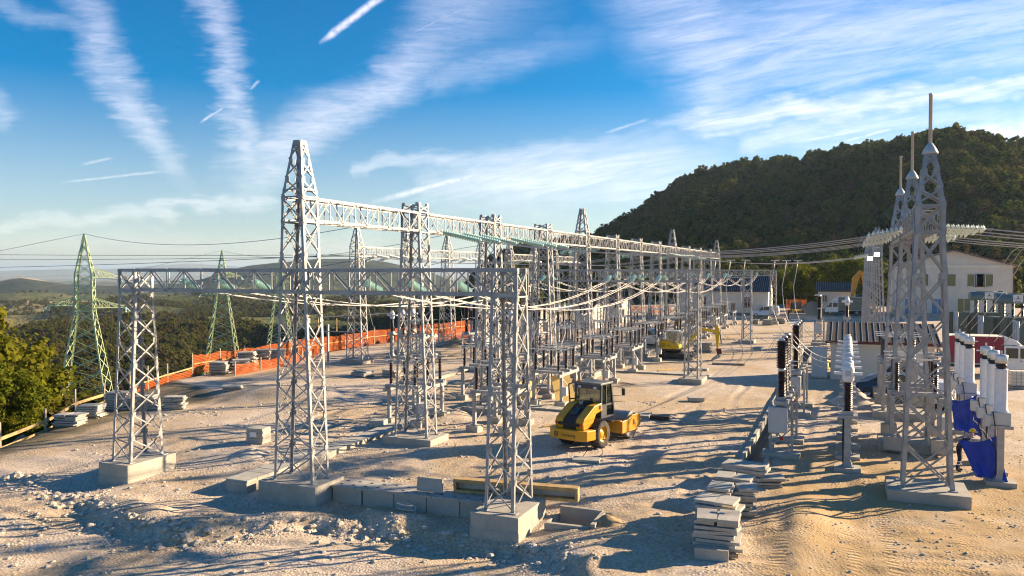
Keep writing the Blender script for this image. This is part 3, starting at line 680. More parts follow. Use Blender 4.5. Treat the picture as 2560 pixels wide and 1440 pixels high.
# ---------------------------------------------------------------- insulator strings and conductors
def disc_prof(r): return [(.035, -.055), (.05, -.05), (r * .75, -.03), (r, -.035), (r, -.022), (r * .6, .005), (.05, .03), (.035, .045)]
DISC = {}
def string(name_mat, n, pitch, r, single, twin=0.):
    """string of glass discs along local X, starting at the origin"""
    t = thing('insulator_string', '', 'insulator')
    m = MB()
    for o in ((-twin, twin) if twin else (0,)):
        m.tube([(0, o, 0), (.18, o, 0)], .022, 5); m.tube([(.18 + n * pitch, o, 0), (.36 + n * pitch, o, 0)], .022, 5); m.tube([(.18, o, 0), (.18 + n * pitch, o, 0)], .018, 4)
    if twin: m.box((0, 0, 0), (.05, twin * 2 + .1, .05)); m.box((.36 + n * pitch, 0, 0), (.06, twin * 2 + .12, .06))
    stuff(m.build('fitting', 'galvanised', t))
    key = (name_mat, r)
    pf = [(a, z) for a, z in disc_prof(r)]
    if single:
        if key not in DISC: q = MB(); q.lathe(pf, 14, axis='X'); DISC[key] = q.mesh('glass_disc', name_mat)
        for o in ((-twin, twin) if twin else (0,)):
            for k in range(n): d = ob('glass_disc', DISC[key], t); d.location = (.18 + pitch * (k + .5), o, 0)
    else:
        q = MB()
        for o in ((-twin, twin) if twin else (0,)):
            for k in range(n): q.lathe(pf, 9, c=(.18 + pitch * (k + .5), o, 0), axis='X')
        stuff(q.build('glass_discs', name_mat, t))
    return t, .36 + n * pitch
def aim(o, a, b):
    a, b = Vector(a), Vector(b); d = (b - a).normalized(); y = Vector((0, 0, 1)).cross(d).normalized(); z = d.cross(y)
    o.matrix_world = Matrix(((d.x, y.x, z.x, a.x), (d.y, y.y, z.y, a.y), (d.z, y.z, z.z, a.z), (0, 0, 0, 1)))
def sag_pts(a, b, sag, n=18):
    a, b = Vector(a), Vector(b)
    return [a.lerp(b, i / n) - Vector((0, 0, 4 * sag * (i / n) * (1 - i / n))) for i in range(n + 1)]
def conductor(label, a, b, sag, group, r=.02, twin=0., mt='wire', n=18, cat='power line'):
    a, b = Vector(a), Vector(b); d = (b - a); side = Vector((-d.y, d.x, 0)).normalized() * twin
    t = thing('conductor', label, cat, tuple(a), 0., group)
    for o in ((-1, 1) if twin else (0,)):
        MB().tube([p - a + side * o for p in sag_pts(a, b, sag, n)], r, 5).build('wire', mt, t)
    if twin:
        m = MB(); ps = sag_pts(a, b, sag, n)
        for q in range(3, n, 4): m.bar(ps[q] - a - side, ps[q] - a + side, .04)
        stuff(m.build('spacers', 'galvanised', t))
    return t
SP = {}
def put_string(kind, args, a, b, label, group):
    if kind not in SP: SP[kind] = string(*args); t = SP[kind][0]
    else: t = dup(SP[kind][0], (0, 0, 0))
    aim(t, a, b); tag(t, label, 'insulator', group); return SP[kind][1]
PHX = (-24.2, -22.4, -20.6, -15.6, -13.8, -12.0)
PN = ['first', 'second', 'third', 'fourth', 'fifth', 'sixth']
for j in range(3):
    ya, yb = PY + 32.4 * j + .52, PY + 32.4 * (j + 1) - .52
    for i, x in enumerate(PHX):
        kd = 'portal_near' if j == 0 else 'portal_far'; arg = ('glass_teal', 10, .098, .15, j == 0)
        a = Vector((x, ya, 7.42)); b = Vector((x, ya + 1.3, 6.98)); L = put_string(kd, arg, a, b, 'teal glass string behind the %s portal girder, %s from the left' % (WHERE[j], PN[i]), 'teal strings on the low portals')
        e = a + (b - a).normalized() * L
        a2 = Vector((x, yb, 7.42)); b2 = Vector((x, yb - 1.3, 6.98)); put_string('portal_near' if j == 9 else 'portal_far', ('glass_teal', 10, .098, .15, False), a2, b2, 'teal glass string in front of the %s portal girder, %s from the left' % (WHERE[j + 1], PN[i]), 'teal strings on the low portals')
        e2 = a2 + (b2 - a2).normalized() * L
        conductor('sagging twin conductor between the %s and %s low portals, %s from the left' % (WHERE[j], WHERE[j + 1], PN[i]), e, e2, 1.15, 'twin conductors along the low portals', .018, .11)
# high lines between the main girder and the right / left gantries
def span(y, zm, k, side, group, near):
    if side > 0:
        a = Vector((TX[1] + .5, y, 9.6)); b = Vector((GX - .52, y, 9.35))
    else:
        a = Vector((TX[1] - .5, y, 9.6)); b = Vector((BX + .52, y, 9.1))
    h = Vector((1, 0, 0)) if side > 0 else Vector((-1, 0, 0))
    nm = ('right', 'left')[side < 0]
    ka = ('main_near' if near else 'main_far', ('glass_teal', 16, .125, .13, near, .0 if not near else .0))
    a1 = a + h * 1.0 - Vector((0, 0, .22)); La = put_string(ka[0], ka[1], a, a1, 'green glass string on the %s side of the high girder, %s from the front' % (nm, ORD[k - 1]), 'glass strings on the high girder'); ea = a + (a1 - a).normalized() * La
    kb = ('pale_near', ('glass_pale', 8, .155, .145, True, .22)) if near and side > 0 else ('pale_far', ('glass_pale', 8, .155, .145, False, .0))
    b1 = b - h * 1.0 - Vector((0, 0, .20)); Lb = put_string(kb[0], kb[1], b, b1, 'pale glass string %s the %s gantry, %s from the front' % ('facing left on' if side > 0 else 'facing the yard on', nm, ORD[k - 1]), 'glass strings on the line gantries'); eb = b + (b1 - b).normalized() * Lb
    conductor('twin conductor from the high girder to the %s gantry, %s from the front' % (nm, ORD[k - 1]), ea, eb, .55, group, .012, .14, n=14)
k = 0
for y0 in (GY, GY + 8):
    for q in (1.9, 4.0, 6.1):
        k += 1; span(y0 + q, 0, k, 1, 'conductors crossing to the right gantry', True)
for y0 in (80.4, 88.4):
    for q in (1.9, 4.0, 6.1):
        k += 1; span(y0 + q, 0, k, 1, 'conductors crossing to the right gantry', False)
k = 0
for y0 in (BY, BY + YS * 2, BY + YS * 4, BY + YS * 6):
    for q in (2.0, 4.1, 6.2):
        k += 1; span(y0 + q, 0, k, -1, 'conductors crossing to the left gantries', False)
        b = Vector((BX - .52, y0 + q, 9.1)); put_string('pale_far', None, b, b + Vector((-1, 0, -.35)), 'glass string facing the valley on the left gantries, %s from the front' % ORD[k - 1], 'glass strings on the line gantries')
# strings and lines leaving the right gantry outward, with droppers
k = 0
for y0 in (GY, GY + 8):
    for q in (1.9, 4.0, 6.1):
        k += 1; y = y0 + q; a = Vector((GX + .52, y, 9.35)); b = a + Vector((1, 0, -.06)); L = put_string('pale_near', None, a, b, 'pale glass string facing right on the rod gantry, %s from the front' % ORD[k - 1], 'glass strings on the line gantries')
        e = a + (b - a).normalized() * L; f = Vector((17.5, y + 1.2, 8.9))
        conductor('twin conductor leaving the rod gantry to the right, %s from the front' % ORD[k - 1], e, f, .35, 'conductors leaving the rod gantry', .012, .14, n=10)
        p = e + (f - e) * .24 - Vector((0, 0, .2)); yy = (33.3, 35., 36.7, 41.3, 43., 44.7)[k - 1]; tgt = Vector((5.25, yy, 5.05))
        c = thing('dropper_wire', 'thin dropper wire falling from the right lines to the %s white transformer column' % ORD[k - 1], 'wire', tuple(p), 0., 'droppers by the rod gantry')
        pts = [Vector((0, 0, 0)), Vector((-.35, 0, -.25)), Vector((-.75, 0, -.9)), (tgt - p) * .55 + Vector((.1, 0, 0)), tgt - p]
        MB().tube(pts, .011, 5).build('wire', 'wire', c)
# six pulled up droppers between the far gantries
for i, (u, y) in enumerate(((-13.2, 88.), (-11.7, 88.5), (-10.2, 89.), (-7.5, 94.), (-6.3, 94.5), (-5.1, 95.))):
    c = thing('dropper_wire', 'pale dropper wire hanging from the far crossing lines, %s from the left' % PN[i], 'wire', (u, y, 8.9), 0., 'pale droppers by the far portals')
    m = MB(); m.tube([(0, 0, 0), (-.15, 0, -1.2), (-.45, -.1, -3.), (-.2, -.3, -5.5), (.5, -.6, -7.4), (1.3, -1., -8.3), (2.6, -1.4, -8.75)], .03, 5); m.build('wire', 'wire', c)
    m = MB(); m.bar((-.45, 0, .02), (.45, 0, .02), .10); m.build('clamp', 'wire', c)

# ---------------------------------------------------------------- concrete ducts, trench, slabs
SLAB = {}
def slab_mesh(dx, dy, dz, mt='slab', name='slab'):
    k = (round(dx, 2), round(dy, 2), round(dz, 2), mt, name)
    if k not in SLAB: SLAB[k] = MB().box((0, 0, 0), (dx, dy, dz)).mesh(name, mt)
    return SLAB[k]
def cover_path(label, x0, y0, x1, y1, w, z, group=None, step=.55, walls=None):
    L = math.hypot(x1 - x0, y1 - y0); a = math.atan2(y1 - y0, x1 - x0); n = int(L / step)
    t = thing('cable_duct', label, 'cable duct', (x0, y0, z), a, group or 'covered cable ducts')
    for s in (-1, 1):
        m = MB(); m.box((L / 2, s * (w / 2 - .07), -.32), (L, .12, .50)); m.build('duct_wall', 'concrete', t)
    m = MB(); m.box((.05, 0, -.32), (.12, w - .28, .48)); m.build('end_wall', 'concrete', t)
    for k in range(n):
        o = ob('cover_slab', slab_mesh(step - .014, w, .07), t, 0); o.location = ((k + .5) * L / n, random.uniform(-.012, .012), -.035 + random.uniform(-.006, .008)); o.rotation_euler = (random.uniform(-.006, .006), random.uniform(-.01, .01), random.uniform(-.012, .012))
    return t
cover_path('covered cable duct running back past the left side of the front tower', -20.5, 22.3, -20.5, 36.5, 1.0, .14)
cover_path('covered cable duct crossing behind the road roller', -17., 41.1, -9.5, 41.1, .9, .13)
cover_path('covered cable duct crossing in front of the small excavator', -16.2, 58.6, -9.2, 58.6, .9, .13)
cover_path('covered cable duct running back between the left gantries and the high girder', -27.2, 44.5, -27.2, 70., .9, .22)
d2 = thing('cable_duct', 'raised cable duct with bare side wall between the front tower and right portal tower', 'cable duct', (-16.65, 23.25, .24), R(2.5), 'covered cable ducts')
for k in range(12):
    o = ob('cover_slab', slab_mesh(.475, .98, .07), d2); o.location = (.25 + k * .49, random.uniform(-.01, .01), -.035 + random.uniform(-.005, .006)); o.rotation_euler = (0, 0, random.uniform(-.012, .012))
    for q in (-.22, .22): SL = MB().box((.25 + k * .49, q, .004), (.11, .06, .012)).build('lifting_slot', 'black', d2)
for k in range(5):
    o = ob('wall_panel', slab_mesh(1.20 if k else 1.14, .10, .78, 'concrete', 'wall_panel'), d2); o.location = (.62 + k * 1.235, -.41, -.465)
MB().box((3.05, .42, -.40), (6.0, .10, .62)).build('back_wall', 'concrete', d2)
o = ob('concrete_slab', slab_mesh(.95, .07, .46)); o.location = (-13.0, 23.35, .49); o.rotation_euler = (R(-8), 0, R(3)); tag(o, 'single concrete slab standing on edge on the raised cable duct', 'concrete slab')
f = thing('timber_formwork', 'long empty timber formwork frame lying behind the right portal tower', 'formwork', (-12.25, 23.75, .24), R(7))
for k, (c, d) in enumerate((((2.15, .0, .42), (4.3, .34, .11)), ((2.15, 0, .06), (4.3, .30, .09)))): MB().box(c, d).build('plank', 'wood', f)
for x in (.05, 4.25): MB().box((x, 0, .24), (.1, .32, .26)).build('end_block', 'wood', f)
MB().box((2.15, .11, .24), (4.1, .05, .25)).build('infill_board', 'slab', f)
# open pit beside the right portal tower and long open trench on the right
def wall(t, x0, y0, x1, y1, z0, z1, w=.14):
    L = math.hypot(x1 - x0, y1 - y0); n = max(1, round(L / 2.)); a = math.atan2(y1 - y0, x1 - x0)
    for k in range(n):
        f0 = (k + .5) / n; o = MB().box((0, 0, 0), (L / n - .02, w, z1 - z0)).build('wall_panel', 'concrete', t); o.location = (lerp(x0, x1, f0), lerp(y0, y1, f0), (z0 + z1) / 2); o.rotation_euler = (0, 0, a)
pit = thing('concrete_pit', 'open concrete pit beside the right portal tower block', 'pit', (-8.6, 22.75, 0))
for q in ((0, 0, 1.45, .1), (1.55, .02, 1.5, 1.35), (0, 1.5, 1.45, 1.5)): wall(pit, *q, -1.0, .06 if q[1] else -.05)
tr = thing('cable_trench', 'long open concrete cable trench on the right running back from the slab stacks', 'trench', (-3.4, 33, 0))
wall(tr, -.48, -.6, -.48, 52, -1.0, .14); wall(tr, .48, -.6, .48, 52, -1.0, .12)
def slab_stack(label, x, y, n, dx, dy, dz=.085, rz=0., pallet=False, jit=.05, group='stacks of concrete slabs', z=None, split=False, gap=.02, tilt=0.):
    t = thing('slab_stack', label, 'slab stack', (x, y, (g0(x, y) if z is None else z) - .02), rz, group); h = 0.
    def pal(h):
        for q in (-.42, 0, .42): o = ob('pallet_block', slab_mesh(dx * 1., .1, .09, 'wood_grey', 'pallet_block'), t); o.location = (0, q * dy, h + .045)
        for q in (-.4, -.13, .13, .4): o = ob('pallet_board', slab_mesh(.11, dy * 1.02, .022, 'wood_grey', 'pallet_board'), t); o.location = (q * dx, 0, h + .102)
        return h + .115
    if pallet: h = pal(h)
    for k in range(n):
        sp = split and k >= n - 2
        for q in ((-1, 1) if sp else (0,)):
            o = ob('slab', slab_mesh(dx / 2 - .012 if sp else dx, dy, dz), t)
            j = jit * 1.5; o.location = (q * dx / 4 + random.uniform(-j, j) * (.5 if q else 1), random.uniform(-j, j), h + dz / 2); o.rotation_euler = (random.uniform(-.022, .022), random.uniform(-.022, .022) + tilt, random.uniform(-.09, .09)); o.scale = (random.uniform(.94, 1.03) if not q else random.uniform(.93, .99), random.uniform(.9, 1.06), random.uniform(.85, 1.1))
        h += dz + gap
    return t
slab_stack('tall slab stack on pallets at the front end of the trench, nearest of the row', -3.25, 22.2, 8, 1.15, .95, .10, R(6), True, .05, split=True)
t = slab_stack('second slab stack from the front, two flat slabs high on the right lane edge', -3.45, 23.7, 8, 1.2, .9, .10, R(-3), True, .05, split=True)
slab_stack('narrow slab stack in the middle of the row by the trench', -3.62, 25.2, 9, .72, 1.0, .10, R(2), False, .04)
slab_stack('slab stack behind the narrow one, leaning a little, by the trench', -2.95, 25.9, 7, .6, .8, .10, R(12), True, .05)
slab_stack('slab stack topped by two separate pale slabs by the trench', -3.45, 27.3, 7, 1.25, .85, .09, R(-4), True, .03, split=True)
slab_stack('broad low slab stack right at the open end of the trench', -3.35, 29.9, 6, 1.45, 1.1, .10, R(-10), False, .06)
slab_stack('low loose slab pile right of the broad stack at the trench end', -2.55, 29.6, 3, .9, .7, .08, R(15), True, .08)
o = MB().box((0, 0, 0), (.9, .30, .55)).build('concrete_block', 'concrete'); o.location = (-3.3, 21.55, .0); o.rotation_euler = (0, 0, R(6)); tag(o, 'smooth concrete block on the ground in front of the tall slab stack', 'concrete block')
o = MB().box((0, 0, 0), (.36, .14, .02)).build('board', 'wood'); o.location = (-2.98, 22.5, 1.16); tag(o, 'short brown board lying on top of the tall slab stack', 'board')
for k, (x, y, n, s, lab) in enumerate(((-36.2, 27.7, 6, 1.3, 'low slab stack nearest the plank railing on the left'), (-36.7, 29.3, 6, 1.2, 'low slab stack second along the plank railing'), (-37.4, 31.6, 10, 1.2, 'dark tall slab stack left of the left portal tower'),
        (-36.1, 32.4, 8, 1.1, 'ragged slab stack seen through the left portal tower'), (-34.9, 33.2, 7, 1.1, 'rearmost slab stack behind the left portal tower'), (-36.3, 39.2, 3, 1.2, 'low slab stack by the plank posts at the left edge'))):
    slab_stack(lab, x, y, n, s, .8, .085, R(15 + k * 4), k == 1, .07, 'slab stacks along the left edge', split=k % 2 == 0)
for k, (x, y, n, lab) in enumerate(((-43.3, 45.6, 8, 'low slab stack at the left end of the orange net'), (-43.2, 48.3, 14, 'tallest slab stack behind the orange net'), (-43.4, 50.2, 13, 'tall slab stack in the middle behind the orange net'),
        (-43.6, 52.2, 12, 'tall slab stack at the right behind the orange net'), (-42.6, 46.8, 9, 'slab stack in front of the tallest one by the orange net'))):
    slab_stack(lab, x, y, n, 1.25, 1.0, .085, R(20 + 7 * k), k % 2 == 0, .10, 'slab stacks by the orange net')
for x, y, n, sx, lab in ((-12.6, 76., 7, 1.6, 'slab stack behind the arm of the small excavator'), (-32.6, 48.6, 3, 1.5, 'low slab pile on the gravel left of the second tall tower'), (-30.4, 49.2, 4, 1.3, 'low slab pile beside another left of the second tall tower'), (-1.9, 70.5, 7, 1.2, 'pale slab stack by the cable drums'),
        (-10.3, 117., 6, 1.4, 'slab stack near the white van'), (-8.9, 121., 6, 1.6, 'broad slab stack right of the white van'), (-12.2, 118.5, 5, 1.2, 'slab stack left of the white van droppers'), (-34.6, 62.5, 3, 1.3, 'slab pile beside the first left gantry tower'), (-17.8, 60.5, 5, 1.2, 'slab stack behind the fifth tall tower')):
    slab_stack(lab, x, y, n, sx, .9, .10, R(random.uniform(-20, 20)), True, .08, 'scattered slab stacks in the yard')
t = thing('wrapped_block_stack', 'small grey wrapped stack of blocks standing alone left of the front tower', 'block stack', (-24.6, 28.2, g0(-24.6, 28.2)), R(8))
for k in range(6): o = ob('slab', slab_mesh(.84, .66, .105, 'slab'), t); o.location = (random.uniform(-.02, .02), random.uniform(-.02, .02), .06 + k * .115)
MB().box((-.05, -.345, .42), (.34, .01, .22)).build('paper_label', 'white_paint', t)
for x, y, rz, d, lab in ((-9.7, 30.5, 10, (1.1, .6, .10), 'flat pale slab on rubble in front of the road roller'), (-8.2, 47.2, 20, (.9, .6, .22), 'small slab with loose wires on the gravel behind the roller'), (-8.9, 40.6, 4, (1.0, .5, .2), 'dark rectangular opening lid at the end of the duct behind the roller'),
        (-21.4, 33.2, 10, (.7, .7, .35), 'square concrete pad by the first left disconnector'), (-10.6, 62., 0, (1.5, .7, .16), 'flat slab right of the second portal tower'), (-8.9, 66.3, 8, (2.6, .25, .15), 'long timber on the ground under the excavator arm')):
    o = MB().box((0, 0, d[2] / 2), d).build('concrete_slab', 'black' if 'dark' in lab else ('wood_grey' if 'timber' in lab else 'slab')); o.location = (x, y, g0(x, y) + (.02)); o.rotation_euler = (0, 0, R(rz)); tag(o, lab, 'timber' if 'timber' in lab else 'concrete slab')

# ---------------------------------------------------------------- fences on the left
def post_run(name, label, pts, hpost, net=None, rails=(), top=None, wood='wood_grey', group=None, cat='fence', netmat='orange_net'):
    x0, y0 = pts[0]; z0 = g0(x0, y0); t = thing(name, label, cat, (x0, y0, z0), 0., group); P = []
    for x, y in pts: P.append(Vector((x - x0, y - y0, g0(x, y) - z0)))
    for p in P:
        m = MB(); h = hpost * random.uniform(.92, 1.1); m.bar(p - Vector((0, 0, .3)), p + Vector((random.uniform(-.05, .05), 0, h)), .07); m.build('post', wood, t)
    for a, b in zip(P, P[1:]):
        for z, w in rails: m = MB(); m.bar(a + Vector((0, -.05, z + random.uniform(-.04, .04))), b + Vector((0, -.05, z + random.uniform(-.04, .04))), .04, w); m.build('rail', 'wood', t)
        if net:
            n = 10; vs = []; fs = []; d = b - a
            for i in range(n + 1):
                for k in range(5):
                    f = i / n; s = math.sin(math.pi * f); z = net[0] + (net[1] - net[0]) * k / 4; z -= s * .10 * (k / 4) * random.uniform(.5, 1.4)
                    q = a + d * f + Vector((random.uniform(-.05, .05), .03 + random.uniform(-.06, .06), z)); vs.append(q)
            for i in range(n):
                for k in range(4): fs.append((i * 5 + k, i * 5 + 5 + k, i * 5 + 6 + k, i * 5 + 1 + k))
            me = bpy.data.meshes.new('net'); me.from_pydata(vs, [], fs); me.materials.append(M[netmat]); uv = me.uv_layers.new(name='u'); L = d.length
            for lp in me.loops: q = vs[lp.vertex_index]; uv.data[lp.index].uv = ((q - a).to_2d().length if True else 0, q.z - a.z)
            me.polygons.foreach_set('use_smooth', [True] * len(fs)); ob('net_panel', me, t)
    return t
post_run('plank_railing', 'plank railing with grey posts along the left edge of the site', [(-36.5, 24.3), (-37.0, 26.9), (-39.6, 30.6), (-41.0, 33.6)], 1.35, None, ((.62, .16), (.12, .18)))
post_run('plank_railing', 'low plank and net fence left of the orange net', [(-42.2, 36.5), (-43.0, 38.6), (-44.1, 41.3), (-44.4, 43.9)], 1.45, (.0, .55), ((.58, .10),))
post_run('safety_net_fence', 'long orange safety net fence on wooden posts behind the slab stacks', [(-44.5, 44.0), (-45.0, 47.3), (-45.5, 50.6), (-45.8, 54.), (-46.0, 57.8), (-46.1, 61.5), (-46.0, 65.4), (-45.6, 70.), (-45.1, 75.), (-44.6, 80.5), (-44., 87.), (-43.4, 95.)], 1.75, (.05, 1.55), ((.85, .07),))
post_run('safety_net_fence', 'loose orange net hanging in front of the slab stacks by the front of the fence', [(-41.6, 45.2), (-41.8, 48.2), (-42.2, 51.5), (-43.2, 55.), (-44.2, 58.5)], 1.1, (.02, .85))
post_run('safety_net_fence', 'far orange net fence glimpsed between the middle towers', [(-40., 134.), (-36.5, 137.), (-33., 139.), (-29., 141)], 1.6, (.1, 1.45))
post_run('safety_net_fence', 'short orange net by the end of the long white building', [(-10., 150.), (-8.4, 151.), (-6.6, 152.)], 2.6, (.1, 2.6))
post_run('safety_net_fence', 'orange net around the breakers by the left gantries', [(-41.5, 74.), (-40.6, 79.), (-39.8, 84.)], 1.3, (.1, 1.2))

def heap(label, x, y, r, h, mt, seed, n=22, cat='rubble heap', sq=1.):
    vs = []; fs = []; K = 9
    for k in range(K + 1):
        for i in range(n):
            a = 6.2832 * i / n; rr = r * k / K * (1 + .18 * noise.noise((math.cos(a) * 1.5, math.sin(a) * 1.5, seed)))
            z = h * (1 - (k / K)) ** 1.15; px, py = rr * math.cos(a), rr * math.sin(a) * sq; z *= 1 + .35 * noise.noise((px * 2.2, py * 2.2, seed)); vs.append((px, py, z - .06 + .10 * noise.noise((px * 5, py * 5, seed + 3)) * (k < K)))
    for k in range(K):
        for i in range(n): j = (i + 1) % n; fs.append((k * n + i, k * n + n + i, k * n + n + j, k * n + j))
    me = bpy.data.meshes.new('heap'); me.from_pydata(vs, [], fs); me.materials.append(M[mt]); me.polygons.foreach_set('use_smooth', [True] * len(fs))
    o = ob('rubble_heap' if mt != 'earth' else 'earth_heap', me); o.location = (x, y, g0(x, y) - .02); return tag(o, label, cat)
heap('pile of crushed stone beside the parked dark blue car', .5, 50.3, 1.7, .95, 'stone', 3)
heap('brown earth heap by the grey breaker cabinets', -37., 72., 2.2, 1.0, 'earth', 5); heap('reddish earth mound outside the plank railing', -39.0, 27.2, 1.6, 1.1, 'earth', 9, sq=1.8)
heap('brown earth heap behind the yellow loader', -5.5, 150., 5., 2.4, 'earth', 12); heap('second earth heap right of the one behind the loader', -.5, 156., 5., 3., 'earth', 15)
heap('low gravel heap behind the left tower of the front portal', -23.4, 26.4, 1.1, .32, 'stone', 21); heap('small soil heap at the corner of the open pit', -6.7, 23.4, .7, .35, 'earth', 31)

# ---------------------------------------------------------------- switchgear
def ribbed(n, r, z0, z1, r2=None):
    r2 = r2 or r * .62; pf = [(r2, z0)]
    for k in range(n): z = z0 + (z1 - z0) * (k + .5) / n; d = (z1 - z0) / n; pf += [(r2, z - d * .4), (r, z - d * .05), (r, z + d * .08), (r2, z + d * .35)]
    return pf + [(r2, z1)]
def make_disconnector():
    t = thing('disconnector', '', 'disconnector')
    for sx in (-.85, .85):
        for sy in (-1.25, 1.25):
            MB().box((sx, sy, .0), (.62, .62, .5)).build('footing', 'concrete', t)
            m = MB(); m.box((sx, sy, .95), (.16, .16, 1.4)); m.box((sx, sy, .27), (.32, .32, .03)); m.build('post', 'galvanised', t)
    for sx in (-.85, .85): MB().box((sx, 0, 1.74), (.14, 3.5, .18)).build('frame_beam', 'galvanised', t)
    for sy in (-1.3, 0, 1.3):
        MB().box((0, sy, 1.90), (1.95, .30, .13)).build('pole_base', 'galvanised', t)
        for sx in (-.70, .70):
            MB().lathe(ribbed(13, .105, 2.02, 3.05), 10, c=(sx, sy, 0)).build('insulator', 'porcelain', t)
            m = MB(); m.lathe([(.08, 1.96), (.08, 2.02)], 8, c=(sx, sy, 0)); m.build('base_flange', 'galvanised', t); m = MB(); m.lathe([(.075, 3.05), (.075, 3.14)], 8, c=(sx, sy, 0)); m.box((sx, sy, 3.18), (.24, .18, .10)); m.build('cap', 'galvanised', t)
        m = MB(); m.box((-.35, sy, 3.20), (.66, .09, .08)); m.box((.35, sy, 3.20), (.64, .07, .07)); m.box((-.95, sy, 3.22), (.28, .14, .03)); m.box((.95, sy, 3.22), (.28, .14, .03)); m.build('contact_arm', 'alu', t)
    m = MB(); m.bar((-.85, -1.25, .3), (-.85, 1.25, 1.6), .05); m.bar((.85, 1.25, .3), (.85, -1.25, 1.6), .05); m.bar((-.85, 1.25, .4), (.85, 1.25, 1.6), .05); m.build('bracing', 'galvanised', t)
    m = MB(); m.box((1.05, -1.25, .85), (.28, .35, .5)); m.build('drive_box', 'cab_grey', t)
    return t
dis = None
for side, x in (('right', -15.7), ('left', -20.5)):
    for k in range(11):
        y = 35.4 + YS * k; z = .05
        lab = 'six column disconnector on posts %s of the high girder, %s from the front' % (side, ORD[k])
        if dis is None: t = dis = make_disconnector(); t.location = (x, y, z)
        else: t = dup(dis, (x + random.uniform(-.1, .1), y, z))
        tag(t, lab, 'disconnector', 'disconnectors along the high girder')
for k in range(4):
    y = BY + 3.5 + YS * 2 * k; t = dup(dis, (-34.0, y, .3)); tag(t, 'six column disconnector in the left line bays, %s from the front' % ORD[k], 'disconnector', 'disconnectors of the left line bays')
def make_breaker():
    t = thing('circuit_breaker', '', 'circuit breaker')
    for sy in (-1.6, 1.6):
        MB().box((0, sy, .06), (1.5, 1.0, .22)).build('footing', 'concrete', t)
        for sx in (-.42, .42): m = MB(); m.box((sx, sy, 1.2), (.10, .10, 2.1)); m.build('leg', 'galvanised', t)
        m = MB(); m.bar((-.42, sy, .35), (.42, sy, 1.2), .05); m.bar((.42, sy, .35), (-.42, sy, 1.2), .05); m.build('bracing', 'galvanised', t)
        for z in (.75, 1.15): MB().box((.0, sy - .08, z), (.16, .06, .12)).build('red_marker', 'red', t)
    MB().box((0, 0, 2.28), (.55, 4.2, .16)).build('cross_beam', 'galvanised', t)
    for k, sy in enumerate((-1.6, 0, 1.6)):
        m = MB(); m.box((0, sy, 2.42), (.42, .42, .14)); m.box((.25, sy, 2.46), (.35, .14, .10)); m.build('gear_box', 'galvanised', t)
        MB().lathe(ribbed(17, .18, 2.5, 3.55, .13), 12, c=(0, sy, 0)).build('lower_insulator', 'porcelain', t)
        m = MB(); m.lathe([(.14, 3.55), (.15, 3.62), (.14, 3.69)], 12, c=(0, sy, 0)); m.box((.28, sy, 3.64), (.42, .14, .03)); m.lathe([(.12, 4.82), (.13, 4.9)], 10, c=(0, sy, 0)); m.box((-.2, sy, 4.92), (.55, .16, .03)); m.build('terminal', 'alu', t)
        MB().lathe(ribbed(17, .23, 3.69, 4.82, .17), 12, c=(0, sy, 0)).build('upper_insulator', 'porcelain', t)
    m = MB(); m.box((-.1, -1.98, 1.6), (.75, .60, 1.05)); m.build('control_cabinet', 'cab_grey', t, .02)
    m = MB(); m.box((-.1, -2.29, 1.6), (.62, .012, .92)); m.build('cabinet_door', 'cab_grey', t)
    return t
br = make_breaker(); br.location = (-2.45, 36.1, .03); tag(br, 'tall dark three pole circuit breaker with grey cabinet nearest the open trench', 'circuit breaker', 'circuit breakers on the right')
t = dup(br, (-2.45, 46.3, .03), None, 'second three pole circuit breaker from the front beside the open trench'); t = dup(br, (-2.5, 86.5, .35), None, 'far three pole circuit breaker in front of the white and olive truck')
for k in range(4):
    y = BY + 3. + YS * 2 * k; t = dup(br, (-30.8, y + 5, -.1), R(180), 'circuit breaker with pale cabinets in the left line bays, %s from the front' % ORD[k], 'circuit breakers of the left line bays')
    MBx = None
